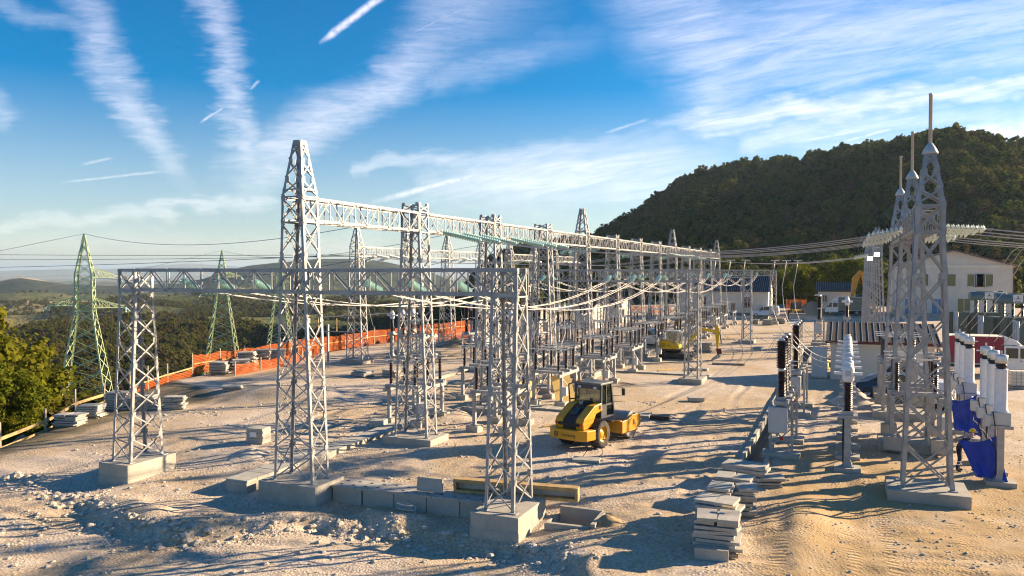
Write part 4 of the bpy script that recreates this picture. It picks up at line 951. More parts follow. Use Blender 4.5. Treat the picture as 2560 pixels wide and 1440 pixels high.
def make_ct(white):
    t = thing('instrument_transformer', '', 'transformer column')
    MB().box((0, 0, .04), (.95, .75, .22)).build('footing', 'concrete', t)
    m = MB(); m.box((0, 0, 1.1), (.22, .22, 1.95)); m.box((0, 0, .17), (.45, .4, .04)); m.box((0, 0, .32), (.34, .30, .28), taper=.6); m.build('post', 'galvanised', t)
    m = MB(); m.box((0, 0, 2.12), (.72, .60, .12)); m.build('mounting_plate', 'galvanised', t)
    if white:
        m = MB(); m.box((0, 0, 2.42), (.58, .52, .46)); m.build('terminal_tank', 'cab_grey', t, .02); m = MB(); m.box((-.40, -.05, 2.32), (.24, .34, .40)); m.build('terminal_box', 'cab_grey', t)
        MB().lathe([(.24, 2.65), (.24, 2.72), (.215, 2.75), (.205, 4.15), (.215, 4.2), (.2, 4.22)], 16).build('insulator', 'porcelain_white', t)
        m = MB(); m.lathe([(.14, 4.22), (.17, 4.28), (.20, 4.34), (.12, 4.42)], 14); m.build('bellows', 'black', t)
        m = MB(); m.lathe([(.20, 4.42), (.21, 4.45), (.21, 4.68), (.19, 4.72), (.05, 4.74)], 16); m.box((0, 0, 4.80), (.06, .06, .14)); m.bar((-.34, 0, 4.55), (.34, 0, 4.55), .05); m.build('head', 'alu', t)
        m = MB(); m.tube([(-.45, .05, 2.2), (-.42, .05, 1.7), (-.3, 0, 1.6), (-.14, 0, 1.2), (-.14, 0, .2)], .022, 5); m.tube([(-.25, -.28, 2.4), (-.3, -.34, 2.7), (-.22, -.30, 2.2), (-.2, -.2, 1.5)], .018, 5); m.build('cable', 'black', t)
    else:
        MB().box((0, 0, 2.26), (.40, .40, .16)).build('base_box', 'galvanised', t)
        MB().lathe(ribbed(15, .17, 2.34, 3.45, .12), 12).build('insulator', 'porcelain', t)
        m = MB(); m.lathe([(.16, 3.45), (.19, 3.5), (.22, 3.62), (.22, 3.98), (.19, 4.06), (.10, 4.1)], 14); m.box((-.36, 0, 3.78), (.30, .16, .10)); m.box((.36, 0, 3.78), (.30, .16, .10)); m.lathe([(.13, 4.1), (.14, 4.18), (.02, 4.2)], 10); m.build('head', 'porcelain_white', t)
        m = MB(); m.box((.0, -.22, 3.8), (.2, .012, .22)); m.build('rating_plate', 'cab_grey', t); m = MB(); m.tube([(-.16, -.05, 2.2), (-.18, -.06, 1.2), (-.16, -.04, .2)], .025, 5); m.build('cable', 'black', t)
    return t
cw = None
for gidx, ys in enumerate(((33.05, 34.75, 36.45), (41.1, 42.8, 44.5))):
    for k, y in enumerate(ys):
        x = 5.2
        if cw is None: t = cw = make_ct(True); t.location = (x, y, .02)
        else: t = dup(cw, (x, y, .02))
        tag(t, '%s white column with silver head in the %s group at the right' % (('nearest', 'middle', 'rearmost')[k], ('front', 'rear')[gidx]), 'transformer column', 'white transformer columns at the right')
cb = None; q = 0
for x, ys in ((.1, (33.05, 35.2, 37.3, 39.4, 41.5, 43.6, 45.7, 47.8)), (.1, (84., 86., 88.)), (-37.2, (60., 61.8, 63.6, 76.2, 78, 79.8)), (-27.6, (60.8, 62.6, 64.4, 77., 78.8, 80.6))):
    for y in ys:
        q += 1
        if cb is None: t = cb = make_ct(False); t.location = (x, y, .02)
        else: t = dup(cb, (x, y, .02 if x < 0 or y < 60 else .9))
        w = 'in the middle right row' if x > 0 and y < 60 else ('far back behind the small house' if x > 0 else ('left of the left gantry breakers' if x < -30 else 'right of the left gantry breakers'))
        kk = ys.index(y); tag(t, 'brown column with white head %s, %s from the front' % (w, ORD[kk]), 'transformer column', 'brown instrument transformers')
# disconnector with tall insulators under the rod gantry
for y, lab in ((38.6, 'six column disconnector standing under the nearest rod tower'), (50.5, 'six column disconnector behind the rod gantry'), (58., None)):
    if lab: t = dup(dis, (2.75, y, .45 if y < 40 else .5), None, lab, 'disconnectors at the right gantry'); t.scale = (1.05, 1.15, 1.12)
# frame on a mast at the left by the orange net
t = thing('busbar_stand', 'thin busbar frame on a single mast before the orange net', 'busbar stand', (-40.6, 55.2, 0.))
m = MB(); m.box((0, 0, 1.6), (.16, .16, 3.2)); m.build('mast', 'galvanised_dark', t)
m = MB(); m.bar((-.9, -.2, 2.6), (2.6, .2, 2.62), .07); m.build('lower_bar', 'galvanised_dark', t); m = MB(); m.bar((-.85, -.2, 2.6), (-.85, -.2, 3.75), .06); m.bar((.9, 0, 2.6), (.9, 0, 3.75), .06); m.build('upright', 'wood', t); m = MB(); m.bar((-1.1, -.2, 3.78), (6., 1., 4.25), .07); m.build('upper_bar', 'wire', t)

# thin droppers from the twin conductors down to the disconnectors, slack wires on the right
def cond_z(y):
    j = int((y - PY) // 32.4); a = PY + 32.4 * j + 2.0; b = PY + 32.4 * (j + 1) - 2.0; f = min(1, max(0, (y - a) / (b - a))); return 6.9 - 4 * 1.15 * f * (1 - f)
for side, xs, xd in (('right', PHX[3:], -15.0), ('left', PHX[:3], -21.2)):
    for k in (0, 1, 2, 4, 5, 6):
        y = 35.4 + YS * k
        for q, x in enumerate(xs):
            a = Vector((x, y + 1.2 - q * .6, cond_z(y + 1.2 - q * .6) - .03)); b = Vector((xd, y - 1.3 + 1.3 * q, 3.28)); c = thing('dropper_wire', 'thin wire dropping to the %s disconnector of the %s row, %s of three' % (ORD[k], side, ('outer', 'middle', 'inner')[q]), 'wire', tuple(a), 0., 'droppers to the disconnectors')
            MB().tube([Vector((0, 0, 0)), (b - a) * .18 + Vector((0, 0, -.45)), (b - a) * .55 + Vector((.18, 0, -.35)), (b - a) * .85 + Vector((.05, 0, -.05)), b - a], .011, 4).build('wire', 'wire', c)
for k in range(3):
    conductor('slack wire from the far droppers to the nearest breaker, %s of three' % ('left', 'middle', 'right')[k], (-10.4 + .9 * k, 86.5 + k, .5), (-2.75, 34.6 + 1.6 * k, 4.92), 1.6, 'slack wires to the breakers', .012, 0, 'wire', 20, 'wire')
    conductor('jumper wire from the nearest breaker to the brown column row, %s of three' % ('front', 'middle', 'rear')[k], (-2.2, 34.6 + 1.6 * k, 4.92), (-.25, 35.2 + 2.1 * k, 3.8), .45, 'jumpers at the breakers', .012, 0, 'wire', 12, 'wire')
    conductor('jumper wire from the second breaker to the brown column row, %s of three' % ('front', 'middle', 'rear')[k], (-2.2, 44.8 + 1.6 * k, 4.92), (-.25, 43.6 + 2.1 * k, 3.8), .45, 'jumpers at the breakers', .012, 0, 'wire', 12, 'wire')

for k, (x, y, rz, L) in enumerate(((-13.2, 44.8, 20, 2.2), (-13.8, 52.6, -30, 1.8), (-12.9, 61.2, 70, 2.6), (-13.6, 68., 10, 1.6), (-13.4, 36.9, 55, 1.5), (-22.9, 41.8, -15, 2.0), (-23.6, 50.2, 40, 2.4), (-11.2, 84.5, 5, 2.8), (-12.4, 92.6, 60, 2.0))):
    o = MB().box((0, 0, .03), (L, .16, .05)).build('plank', 'wood_grey' if k % 2 else 'wood'); o.location = (x, y, g0(x, y) + .01); o.rotation_euler = (R(2), R(1.5), R(rz)); tag(o, 'single %s plank lying on the gravel, %s nearest of the loose planks' % ('grey' if k % 2 else 'yellowish', ORD[k]), 'plank', 'loose planks on the gravel')
for k, (x, y, rz) in enumerate(((-.9, 69.2, 40), (-.6, 68.4, 52), (-1.0, 67.6, 33))):
    o = MB().box((0, 0, 0), (1.9, .2, .06)).build('plank', 'wood'); o.location = (x, y, .42); o.rotation_euler = (0, R(22), R(-rz)); tag(o, 'pale plank leaning on the slab stack by the cable drums, %s of three' % ('front', 'middle', 'rear')[(2, 1, 0)[k]], 'plank', 'planks by the cable drums')
c = thing('cable_loop', 'thin dark cable loop standing up from the flat slab before the roller', 'cable', (-9.45, 30.75, .12)); MB().tube([(-.5, 0, 0), (-.35, .1, .22), (0, .15, .42), (.3, .1, .38), (.36, 0, .2), (.2, -.05, .05)], .014, 5).build('cable', 'black', c)
c = thing('cable_loop', 'grey cable coil lying at the foot of the front duct wall', 'cable', (-13.4, 22.45, g0(-13.4, 22.45))); MB().tube([(.35 * math.cos(a * .5), .2 * math.sin(a * .5), .05 + .012 * a + .12 * abs(math.sin(a * .25))) for a in range(26)], .018, 5).build('cable', 'wire', c)

# ---------------------------------------------------------------- vehicles and machines
def wheel(t, c, r, w, tyre='rubber', rim='galvanised', n=18, lug=0, name='wheel'):
    """axle along local Y"""
    o = thing(name, None, None, c); del_keys(o); o.parent = t; o.location = c
    m = MB(); m.lathe([(r * .58, -w / 2 * .9), (r * .86, -w / 2), (r * .97, -w * .38), (r, -w * .2), (r, w * .2), (r * .97, w * .38), (r * .86, w / 2), (r * .58, w / 2 * .9)], n, axis='Y', caps=False)
    if lug:
        for k in range(lug):
            a = 6.2832 * k / lug
            for s in (-1, 1):
                for q in range(3): b = a + s * q * .10; m.box((math.cos(b) * r * 1.0, s * (.06 + q * .3) * w * .5, math.sin(b) * r * 1.0), (.05, w * .2, .05), rot=Matrix.Rotation(-b, 3, 'Y') @ Matrix.Rotation(s * .6, 3, 'X'))
    m.build('tyre', tyre, o)
    m = MB(); m.lathe([(.02, -w * .30), (r * .22, -w * .32), (r * .28, -w * .22), (r * .5, -w * .2), (r * .60, -w * .46), (r * .60, w * .46), (r * .5, w * .2), (r * .28, w * .22), (r * .22, w * .32), (.02, w * .30)], n, axis='Y'); m.build('rim', rim, o)
    return o
def del_keys(o):
    for k in ('label', 'category', 'group'):
        if k in o: del o[k]
def plate(t, name, mt, pts, n, th=.012):
    """thin panel: quad/polygon corners pts pushed out along n"""
    n = Vector(n); m = MB(); m.loft([[Vector(p) for p in pts], [Vector(p) + n * th for p in pts]]); return m.build(name, mt, t)
def text(t, s, size, loc, rot, mt, name='lettering', ext=.004):
    c = bpy.data.curves.new(name, 'FONT'); c.body = s; c.size = size; c.extrude = ext; c.align_x = 'CENTER'; c.align_y = 'CENTER'; c.materials.append(M[mt])
    tmp = bpy.data.objects.new('tmp', c); COL.objects.link(tmp); dg = bpy.context.evaluated_depsgraph_get(); me = bpy.data.meshes.new_from_object(tmp.evaluated_get(dg)); bpy.data.objects.remove(tmp)
    if not me.materials: me.materials.append(M[mt])
    o = ob(name, me, t); o.location = loc; o.rotation_euler = rot; return o

def road_roller():
    t = thing('road_roller', 'yellow and black single drum road roller parked on the gravel', 'road roller', (-10.72, 33.25, .02), R(76)); t.scale = (.88, .97, .91)
    for s in (-1, 1): wheel(t, (0, s * .83, .67), .67, .52, 'rubber', 'yellow', 28, 22)
    m = MB(); m.box((-.1, 0, .72), (1.7, .95, .5)); m.box((1.25, 0, .7), (1.1, .5, .42)); m.build('chassis', 'black', t)
    # rear bumper with chamfered ends
    m = MB(); m.prism([(-1.42, -.98), (-1.62, -.62), (-1.62, .62), (-1.42, .98), (-.86, 1.08), (-.78, 1.08), (-.78, -1.08), (-.86, -1.08)], .52, 1.0, 'XY'); m.build('rear_bumper', 'yellow', t, .03)
    text(t, 'LiuGong', .21, (-1.632, -.13, .76), (R(90), 0, R(-90)), 'black'); 
    lg = MB(); 
    for c, d in (((0, .60, .76), (.008, .035, .20)), ((0, .52, .675), (.008, .14, .035)), ((0, .455, .76), (.008, .03, .13)), ((0, .50, .845), (.008, .13, .035)), ((0, .50, .765), (.008, .08, .03))): lg.box((-1.633, c[1], c[2]), d)
    lg.build('logo', 'black', t)
    # hood
    side = [(-1.30, 1.0), (-1.36, 1.34), (-1.22, 1.52), (-.25, 2.02), (.42, 2.08), (.52, 1.72), (-.10, 1.62), (-.52, 1.05)]
    m = MB(); m.prism(side, .34, .74); m.build('hood_side', 'yellow', t, .03); m = MB(); m.prism(side, -.74, -.34); m.build('hood_side', 'yellow', t, .03)
    m = MB(); m.prism([(-1.28, 1.0), (-1.33, 1.33), (-1.20, 1.47), (-.25, 1.97), (.44, 2.03), (.44, 1.0)], -.335, .335); m.build('hood', 'black', t, .02)
    plate(t, 'tail_grille', 'black', [(-1.345, .55, 1.16), (-1.345, -.55, 1.16), (-1.365, -.55, 1.32), (-1.365, .55, 1.32)], (-.03, 0, 0), 1.)
    plate(t, 'hood_vent', 'glass_dark', [(-.95, .16, 1.63), (-.95, -.16, 1.63), (-.45, -.16, 1.89), (-.45, .16, 1.89)], (-.012, 0, .025), 1.)
    for s in (-1, 1): plate(t, 'side_vent', 'black', [(.12, s * .742, 1.82), (.30, s * .742, 1.78), (.34, s * .742, 1.98), (.16, s * .742, 2.0)], (0, s * .012, 0), 1.); plate(t, 'tail_light', 'red', [(-1.33, s * .60, 1.20), (-1.33, s * .72, 1.20), (-1.34, s * .72, 1.29), (-1.34, s * .60, 1.29)], (-.045, 0, 0), 1.)
    m = MB(); m.lathe([(.09, 1.98), (.075, 2.16)], 10, c=(-.05, .10, 0)); m.build('exhaust', 'galvanised_dark', t)
    # cab
    cab = thing('cab', None, None); del_keys(cab); cab.parent = t; cab.location = (0, 0, 0)
    x0, x1, w, z0, z1 = .45, 1.62, .68, 1.35, 2.92
    m = MB()
    for s in (-1, 1):
        m.bar((x0, s * w, z0), (x0 + .02, s * w, z1), .09); m.bar((x1 + .10, s * w, z0), (x1 - .18, s * w, z1), .09); m.bar((x0 + .52, s * w, z0 + .0), (x0 + .50, s * w, z1), .05)
        m.bar((x0, s * w, 1.92), (x1 + .02, s * w, 1.92), .06); m.bar((x0, s * w, z0), (x1 + .1, s * w, z0), .08)
    for z in (1.92, z0): m.bar((x0, -w, z), (x0, w, z), .08); m.bar((x1 + .08, -w, z), (x1 + .08, w, z), .08)
    m.bar((x0, -w, z1 - .10), (x0, w, z1 - .10), .18); m.build('frame', 'cab_dark', cab)
    m = MB(); m.prism([(x0 - .12, -w - .06), (x1 - .02, -w - .06), (x1 + .04, -w * .6), (x1 + .04, w * .6), (x1 - .02, w + .06), (x0 - .12, w + .06)], z1, z1 + .11, 'XY'); m.build('roof', 'cab_roof', cab, .03)
    for s in (-1, 1):
        plate(cab, 'side_window', 'cab_glass', [(x0 + .05, s * w, 1.95), (x1 - .02, s * w, 1.95), (x1 - .16, s * w, z1), (x0 + .05, s * w, z1)], (0, s * .01, 0), 1.); plate(cab, 'door_glass', 'cab_glass', [(x0 + .55, s * w, 1.42), (x1 + .08, s * w, 1.42), (x1 + .04, s * w, 1.90), (x0 + .55, s * w, 1.90)], (0, s * .01, 0), 1.)
        plate(cab, 'side_panel', 'cab_dark', [(x0 + .02, s * w, 1.30), (x0 + .56, s * w, 1.30), (x0 + .56, s * w, 1.90), (x0 + .02, s * w, 1.90)], (0, s * .02, 0), 1.)
        m = MB(); m.box((x0 - .07, s * .42, z1 - .12), (.07, .16, .10)); m.build('work_lamp', 'reflect', cab)
    plate(cab, 'rear_window', 'cab_glass', [(x0, -w + .05, 2.0), (x0, w - .05, 2.0), (x0, w - .05, z1 - .2), (x0, -w + .05, z1 - .2)], (-.01, 0, 0), 1.)
    plate(cab, 'windscreen', 'cab_glass', [(x1 + .06, -w + .05, 1.4), (x1 + .06, w - .05, 1.4), (x1 - .18, w - .05, z1), (x1 - .18, -w + .05, z1)], (.01, 0, 0), 1.)
    m = MB(); m.box((1.0, 0, 1.40), (1.1, 1.25, .08)); m.build('cab_floor', 'black', cab)
    m = MB(); m.box((.86, .02, 1.68), (.5, .46, .12)); m.box((.64, .02, 2.02), (.12, .44, .6)); m.build('seat', 'porcelain_white', cab)
    m = MB(); m.box((1.0, -w + .06, 1.62), (.32, .03, .3)); m.build('orange_vest', 'orange_paint', cab); m = MB(); m.box((.60, -.22, 2.1), (.03, .12, .34), rz=.3); m.build('green_vest', 'hivis', cab)
    m = MB(); m.lathe([(.07, z1 + .11), (.075, z1 + .2), (.03, z1 + .25)], 10, c=(x0 - .02, .45, 0)); m.build('beacon', 'orange_paint', t)
    m = MB(); m.bar((.0, .74, 2.0), (-.05, .78, 2.92), .05); m.bar((-.05, .78, 2.92), (.45, .78, 2.95), .05); m.bar((-.02, .76, 2.2), (.45, .74, 2.15), .06); m.build('hand_rail', 'black', t)
    m = MB(); m.tube([(1.55, -.72, 2.75), (1.8, -1.0, 2.75), (1.86, -1.12, 2.7), (1.86, -1.12, 2.3), (1.75, -.95, 2.3), (1.62, -.72, 2.3)], .014, 5); m.build('mirror_arm', 'black', t); m = MB(); m.box((1.86, -1.14, 2.5), (.05, .16, .34)); m.build('mirror', 'black', t)
    # drum and its frame
    m = MB(); m.lathe([(.60, -.99), (.665, -1.01), (.67, -.99), (.67, .99), (.665, 1.01), (.60, .99), (.58, .90), (.05, .88)], 40, c=(3.0, 0, .67), axis='Y'); m.build('drum', 'drum_steel', t)
    m = MB(); m.lathe([(.02, -.995), (.59, -.97)], 40, c=(3.0, 0, .67), axis='Y'); m.build('drum_inner', 'black', t)
    for s in (-1, 1):
        m = MB(); m.prism([(1.72, .42), (1.72, 1.02), (2.35, 1.06), (2.85, 1.22), (3.55, 1.22), (3.75, .95), (3.70, .62), (3.2, .42)], s * 1.06, s * 1.16); m.build('drum_frame', 'yellow', t, .02)
        m = MB(); m.box((2.92, s * 1.165, .86), (.16, .012, .28)); m.build('frame_opening', 'black', t)
        m = MB(); m.lathe([(.22, 0), (.22, .14), (.16, .16)], 14, c=(3.0, s * 1.0 if s > 0 else -1.16, .67), axis='Y'); m.build('hub', 'yellow_dark', t)
    m = MB(); m.box((1.80, 0, .74), (.16, 2.12, .62)); m.build('rear_crossbeam', 'yellow', t, .02); m = MB(); m.box((3.74, 0, .80), (.14, 2.12, .5)); m.build('front_crossbeam', 'yellow', t, .02)
    m = MB(); m.box((1.55, 0, 1.06), (.5, 1.6, .05)); m.build('scraper_deck', 'black', t)
road_roller()

def track_unit(t, y, L, h, w, mt='rubber'):
    r = h / 2; m = MB(); pf = []
    for k in range(9): a = -math.pi / 2 + math.pi * k / 8; pf.append((L / 2 - r + r * math.cos(a), r + r * math.sin(a)))
    for k in range(9): a = math.pi / 2 + math.pi * k / 8; pf.append((-L / 2 + r + r * math.cos(a), r + r * math.sin(a)))
    m.prism(pf, y - w / 2, y + w / 2); o = m.build('track', mt, t)
    m = MB()
    for x in (-L / 2 + r, L / 2 - r): m.lathe([(r * .72, y - w / 2 - .02), (r * .72, y + w / 2 + .02)], 14, c=(x, 0, r), axis='Y')
    for q in (-.5, 0, .5): m.lathe([(r * .4, y - w / 2 - .015), (r * .4, y + w / 2 + .015)], 10, c=(q * (L - 2 * h) + 0, 0, r * .55), axis='Y')
    m.build('rollers', 'black', o)
def arm_box(t, name, mt, pts, w, y=0.): m = MB(); m.prism(pts, y - w / 2, y + w / 2); return m.build(name, mt, t, .01)
def mini_excavator():
    t = thing('mini_excavator', 'small yellow excavator with its arm bent over to the right', 'excavator', (-13.75, 69.2, .04), R(2))
    for y in (-.78, .78): track_unit(t, y, 3.05, .56, .42)
    m = MB(); m.box((0, 0, .45), (1.3, 1.2, .3)); m.lathe([(.5, .58), (.5, .74)], 16); m.build('undercarriage', 'black', t)
    m = MB(); m.box((-.45, 0, .80), (2.1, 1.9, .16)); m.build('deck', 'black', t)
    m = MB(); m.prism([(-1.40, .88), (-1.42, 1.40), (-1.25, 1.62), (-.75, 1.66), (-.2, 1.48), (.28, 1.22), (.32, .88)], -.98, .98); m.build('body', 'lemon', t, .05)
    for q in range(5):
        m = MB(); m.box((-1.24 + q * .09 + (.05 if q > 0 else 0), -.985, 1.22), (.035, .012, .34)); m.build('vent_slot', 'black', t)
    m = MB(); m.box((-.48, -.986, 1.22), (.24, .01, .05)); m.build('lettering_bar', 'black', t)
    m = MB()
    for x, xt in ((-.70, -.66), (.42, .30)):
        for y in (-.86, .14): m.bar((x, y, 1.30), (xt, y, 2.42), .07)
    m.bar((-.66, -.86, 2.42), (.30, -.86, 2.42), .06); m.box((-.18, -.36, 2.46), (1.15, 1.1, .09)); m.build('cab_frame', 'cab_grey', t)
    plate(t, 'cab_window', 'cab_glass', [(-.66, -.87, 1.4), (.40, -.87, 1.4), (.29, -.87, 2.4), (-.64, -.87, 2.4)], (0, -.01, 0), 1.); plate(t, 'windscreen', 'cab_glass', [(.42, -.84, 1.3), (.42, .12, 1.3), (.31, .12, 2.4), (.31, -.84, 2.4)], (.01, 0, 0), 1.)
    m = MB(); m.box((-.35, -.36, 1.7), (.5, .5, .7)); m.build('seat', 'black', t)
    b = arm_box(t, 'boom', 'lemon', [(.75, 1.0), (.95, .95), (1.35, 1.50), (2.05, 2.42), (2.3, 2.50), (3.45, 2.36), (3.47, 2.58), (2.15, 2.78), (1.85, 2.66), (1.1, 1.65)], .24)
    arm_box(t, 'stick', 'lemon', [(3.36, 2.92), (3.56, 3.0), (3.72, 2.5), (3.60, 1.0), (3.46, 1.0), (3.34, 2.3)], .20)
    m = MB(); m.bar((1.0, 0, 1.25), (1.75, 0, 2.15), .09); m.build('boom_ram', 'black', t); m = MB(); m.bar((3.72, 0, 2.45), (3.86, 0, 1.45), .08); m.build('stick_ram', 'black', t); m = MB(); m.bar((2.1, 0, 2.84), (3.4, 0, 2.86), .08); m.build('arm_ram', 'black', t)
    m = MB(); m.prism([(3.40, .98), (3.85, .98), (3.9, .55), (3.55, .45)], -.14, .14); m.build('quick_hitch', 'roof_red', t)
    m = MB(); m.prism([(3.55, .50), (3.85, .42), (3.75, .22), (3.2, -.0), (3.02, .06), (3.15, .2)], -.34, .34); m.build('bucket', 'galvanised_dark', t)
    m = MB(); m.box((1.75, 0, .32), (.08, 1.9, .42)); m.bar((1.0, -.4, .4), (1.72, -.4, .35), .09); m.bar((1.0, .4, .4), (1.72, .4, .35), .09); m.build('dozer_blade', 'black', t)
mini_excavator()
def backhoe():
    t = thing('backhoe_loader', 'yellow backhoe loader facing the camera with a wide front bucket', 'loader', (-7.2, 130.5, .05), R(-82))
    for x, r in ((1.0, .5), (-1.1, .75)):
        for y in (-.95, .95): wheel(t, (x, y, r), r, .42, 'rubber', 'yellow_dark', 16)
    m = MB(); m.box((0, 0, .85), (3.2, .9, .5)); m.build('chassis', 'black', t)
    m = MB(); m.prism([(.2, 1.0), (1.75, 1.0), (1.8, 1.55), (.2, 1.75)], -.45, .45); m.build('hood', 'yellow_dark', t, .04)
    m = MB(); m.box((1.83, 0, 1.28), (.03, .7, .35)); m.build('grille', 'black', t)
    m = MB()
    for x, xt in ((.25, .1), (-1.3, -1.25)):
        for y in (-.75, .75): m.bar((x, y, 1.2), (xt, y * .92, 2.65), .10)
    m.box((-.6, 0, 2.72), (1.7, 1.6, .12)); m.build('cab_frame', 'black', t)
    plate(t, 'windscreen', 'glass_dark', [(.22, -.72, 1.3), (.22, .72, 1.3), (.1, .68, 2.62), (.1, -.68, 2.62)], (.01, 0, 0), 1.)
    for s in (-1, 1): plate(t, 'side_window', 'glass_dark', [(.2, s * .76, 1.3), (-1.3, s * .76, 1.3), (-1.25, s * .70, 2.62), (.1, s * .70, 2.62)], (0, s * .01, 0), 1.)
    for s in (-1, 1): m = MB(); m.prism([(.3, 1.5), (1.4, 1.45), (2.5, .55), (2.6, .7), (1.5, 1.68), (.3, 1.75)], s * .62 - .07, s * .62 + .07); m.build('loader_arm', 'yellow_dark', t)
    m = MB(); m.prism([(2.5, .05), (3.35, .02), (3.3, .10), (2.65, .2), (2.62, .95), (3.0, 1.1), (2.5, 1.15)], -1.25, 1.25); m.build('front_bucket', 'galvanised_dark', t)
    m = MB(); m.prism([(-1.6, 1.0), (-1.8, 1.0), (-2.6, 3.2), (-2.4, 3.25)], -.14, .14); m.prism([(-2.6, 3.2), (-2.4, 3.25), (-2.9, 1.2), (-3.05, 1.2)], -.12, .12); m.build('rear_arm', 'yellow_dark', t)
backhoe()
def big_excavator():
    t = thing('excavator', 'big orange excavator with raised arm behind the far right gantry', 'excavator', (2.2, 150., .3), R(20))
    for y in (-1.1, 1.1): track_unit(t, y, 4.2, .9, .6)
    m = MB(); m.prism([(-2., 1.1), (-2.05, 2.3), (-.6, 2.5), (1.2, 2.2), (1.2, 1.1)], -1.3, 1.3); m.build('body', 'orange_paint', t, .05)
    m = MB(); m.box((.6, .8, 2.4), (1.5, .95, 1.5)); m.build('cab', 'glass_dark', t, .06)
    arm_box(t, 'boom', 'orange_paint', [(1.0, 1.8), (1.3, 1.6), (1.0, 6.4), (.2, 7.4), (-.1, 7.2), (.4, 5.8)], .5); arm_box(t, 'stick', 'orange_paint', [(-.1, 7.5), (.25, 7.5), (-1.3, 2.4), (-1.6, 2.5), (-1.3, 6.2)], .4)
    m = MB(); m.prism([(-1.3, 2.5), (-1.7, 2.5), (-2., 1.6), (-1.2, 1.3), (-.9, 1.9)], -.5, .5); m.build('bucket', 'galvanised_dark', t)
big_excavator()
def car(name, label, cat, loc, rz, paint, prof, win, L_w, hw, z_glass, front=None, cargo=False):
    """prof: side outline (x, z), win: list of side window polygons"""
    t = thing(name, label, cat, loc, rz)
    m = MB(); n = len(prof); mid = [(x, z) for x, z in prof]
    m.loft([[(x, -hw * (1 if z < z_glass else .86), z) for x, z in mid], [(x, hw * (1 if z < z_glass else .86), z) for x, z in mid]]); m.build('body', paint, t, .06)
    for s in (-1, 1):
        for w in win:
            k = lambda z: hw * (1 - .14 * min(1, max(0, (z - z_glass) / .05))) if z >= z_glass else hw
            plate(t, 'side_window', 'glass_dark', [(x, s * (hw * .875 + .012), z) for x, z in w], (0, s * .012, 0), 1.)
    if front:
        for nm, (a, b) in front.items(): plate(t, nm, 'glass_dark', [(a[0], -hw * .74, a[1]), (a[0], hw * .74, a[1]), (b[0], hw * .70, b[1]), (b[0], -hw * .70, b[1])], Vector((b[1] - a[1], 0, a[0] - b[0])).normalized() * .015, 1.)
    for x in L_w:
        for s in (-1, 1): wheel(t, (x, s * (hw - .09), .32), .32, .2, 'rubber', 'alu', 16)
    xs = [p[0] for p in prof]; x1 = max(xs); x0 = min(xs)
    for s in (-1, 1):
        m = MB(); m.box((x1 - .12, s * hw * .74, .72), (.22, .3, .16)); m.build('headlight', 'reflect', t); m = MB(); m.box((x0 + .02, s * hw * .88, .9), (.1, .12, .34)); m.build('tail_light', 'red', t)
        m = MB(); m.box((x1 - 1.45, s * (hw + .1), 1.02), (.12, .18, .14)); m.build('mirror', 'black', t)
    m = MB(); m.box(((x0 + x1) / 2, 0, .28), (x1 - x0 - .2, hw * 1.86, .2)); m.build('sill', 'black', t)
    return t
VAN = [(-2.0, .3), (-2.06, .8), (-2.0, 1.75), (-1.8, 1.84), (.35, 1.80), (1.15, 1.12), (1.85, .95), (2.08, .72), (2.1, .3)]
VW = [[(.22, 1.12), (.95, 1.12), (.40, 1.68), (.22, 1.68)], [(-.75, 1.12), (.12, 1.12), (.12, 1.68), (-.75, 1.70)]]
FR = {'windscreen': ((1.12, 1.16), (.40, 1.76))}
car('van', 'white small van parked by the end of the long white building', 'van', (-11.9, 131.5, .3), R(176), 'white_paint', VAN, VW, (1.3, -1.25), .88, 1.1, FR)
car('van', 'silver small van parked behind the disconnectors left of the yellow excavator', 'van', (-18.6, 79.3, 0.02), R(-8), 'car_silver', VAN, VW[:1], (1.3, -1.25), .88, 1.1, FR)
CAR = [(-1.95, .3), (-2.0, .75), (-1.85, 1.0), (-1.35, 1.45), (-.2, 1.52), (.5, 1.42), (1.2, 1.0), (1.85, .88), (2.05, .65), (2.05, .3)]
CW = [[(-.1, 1.02), (1.0, 1.02), (.45, 1.38), (-.1, 1.45)], [(-1.2, 1.02), (-.2, 1.02), (-.2, 1.45), (-1.15, 1.40)]]
car('car', 'dark blue car parked behind the crushed stone pile', 'car', (2.6, 53.2, .02), R(172), 'car_blue', CAR, CW, (1.25, -1.25), .88, 1.0, {'windscreen': ((1.17, 1.03), (.52, 1.40)), 'rear_window': ((-1.3, 1.42), (-1.8, 1.03))})
car('car', 'silver car parked behind the dark blue car beside the small house', 'car', (3.2, 56.0, .02), R(168), 'car_silver', VAN, VW, (1.25, -1.25), .88, 1.0, FR)
car('car', 'white car parked behind the white transformer columns', 'car', (5.6, 51.2, .02), R(60), 'white_paint', CAR, CW, (1.25, -1.25), .88, 1.0, {'windscreen': ((1.17, 1.03), (.52, 1.40)), 'rear_window': ((-1.3, 1.42), (-1.8, 1.03))})
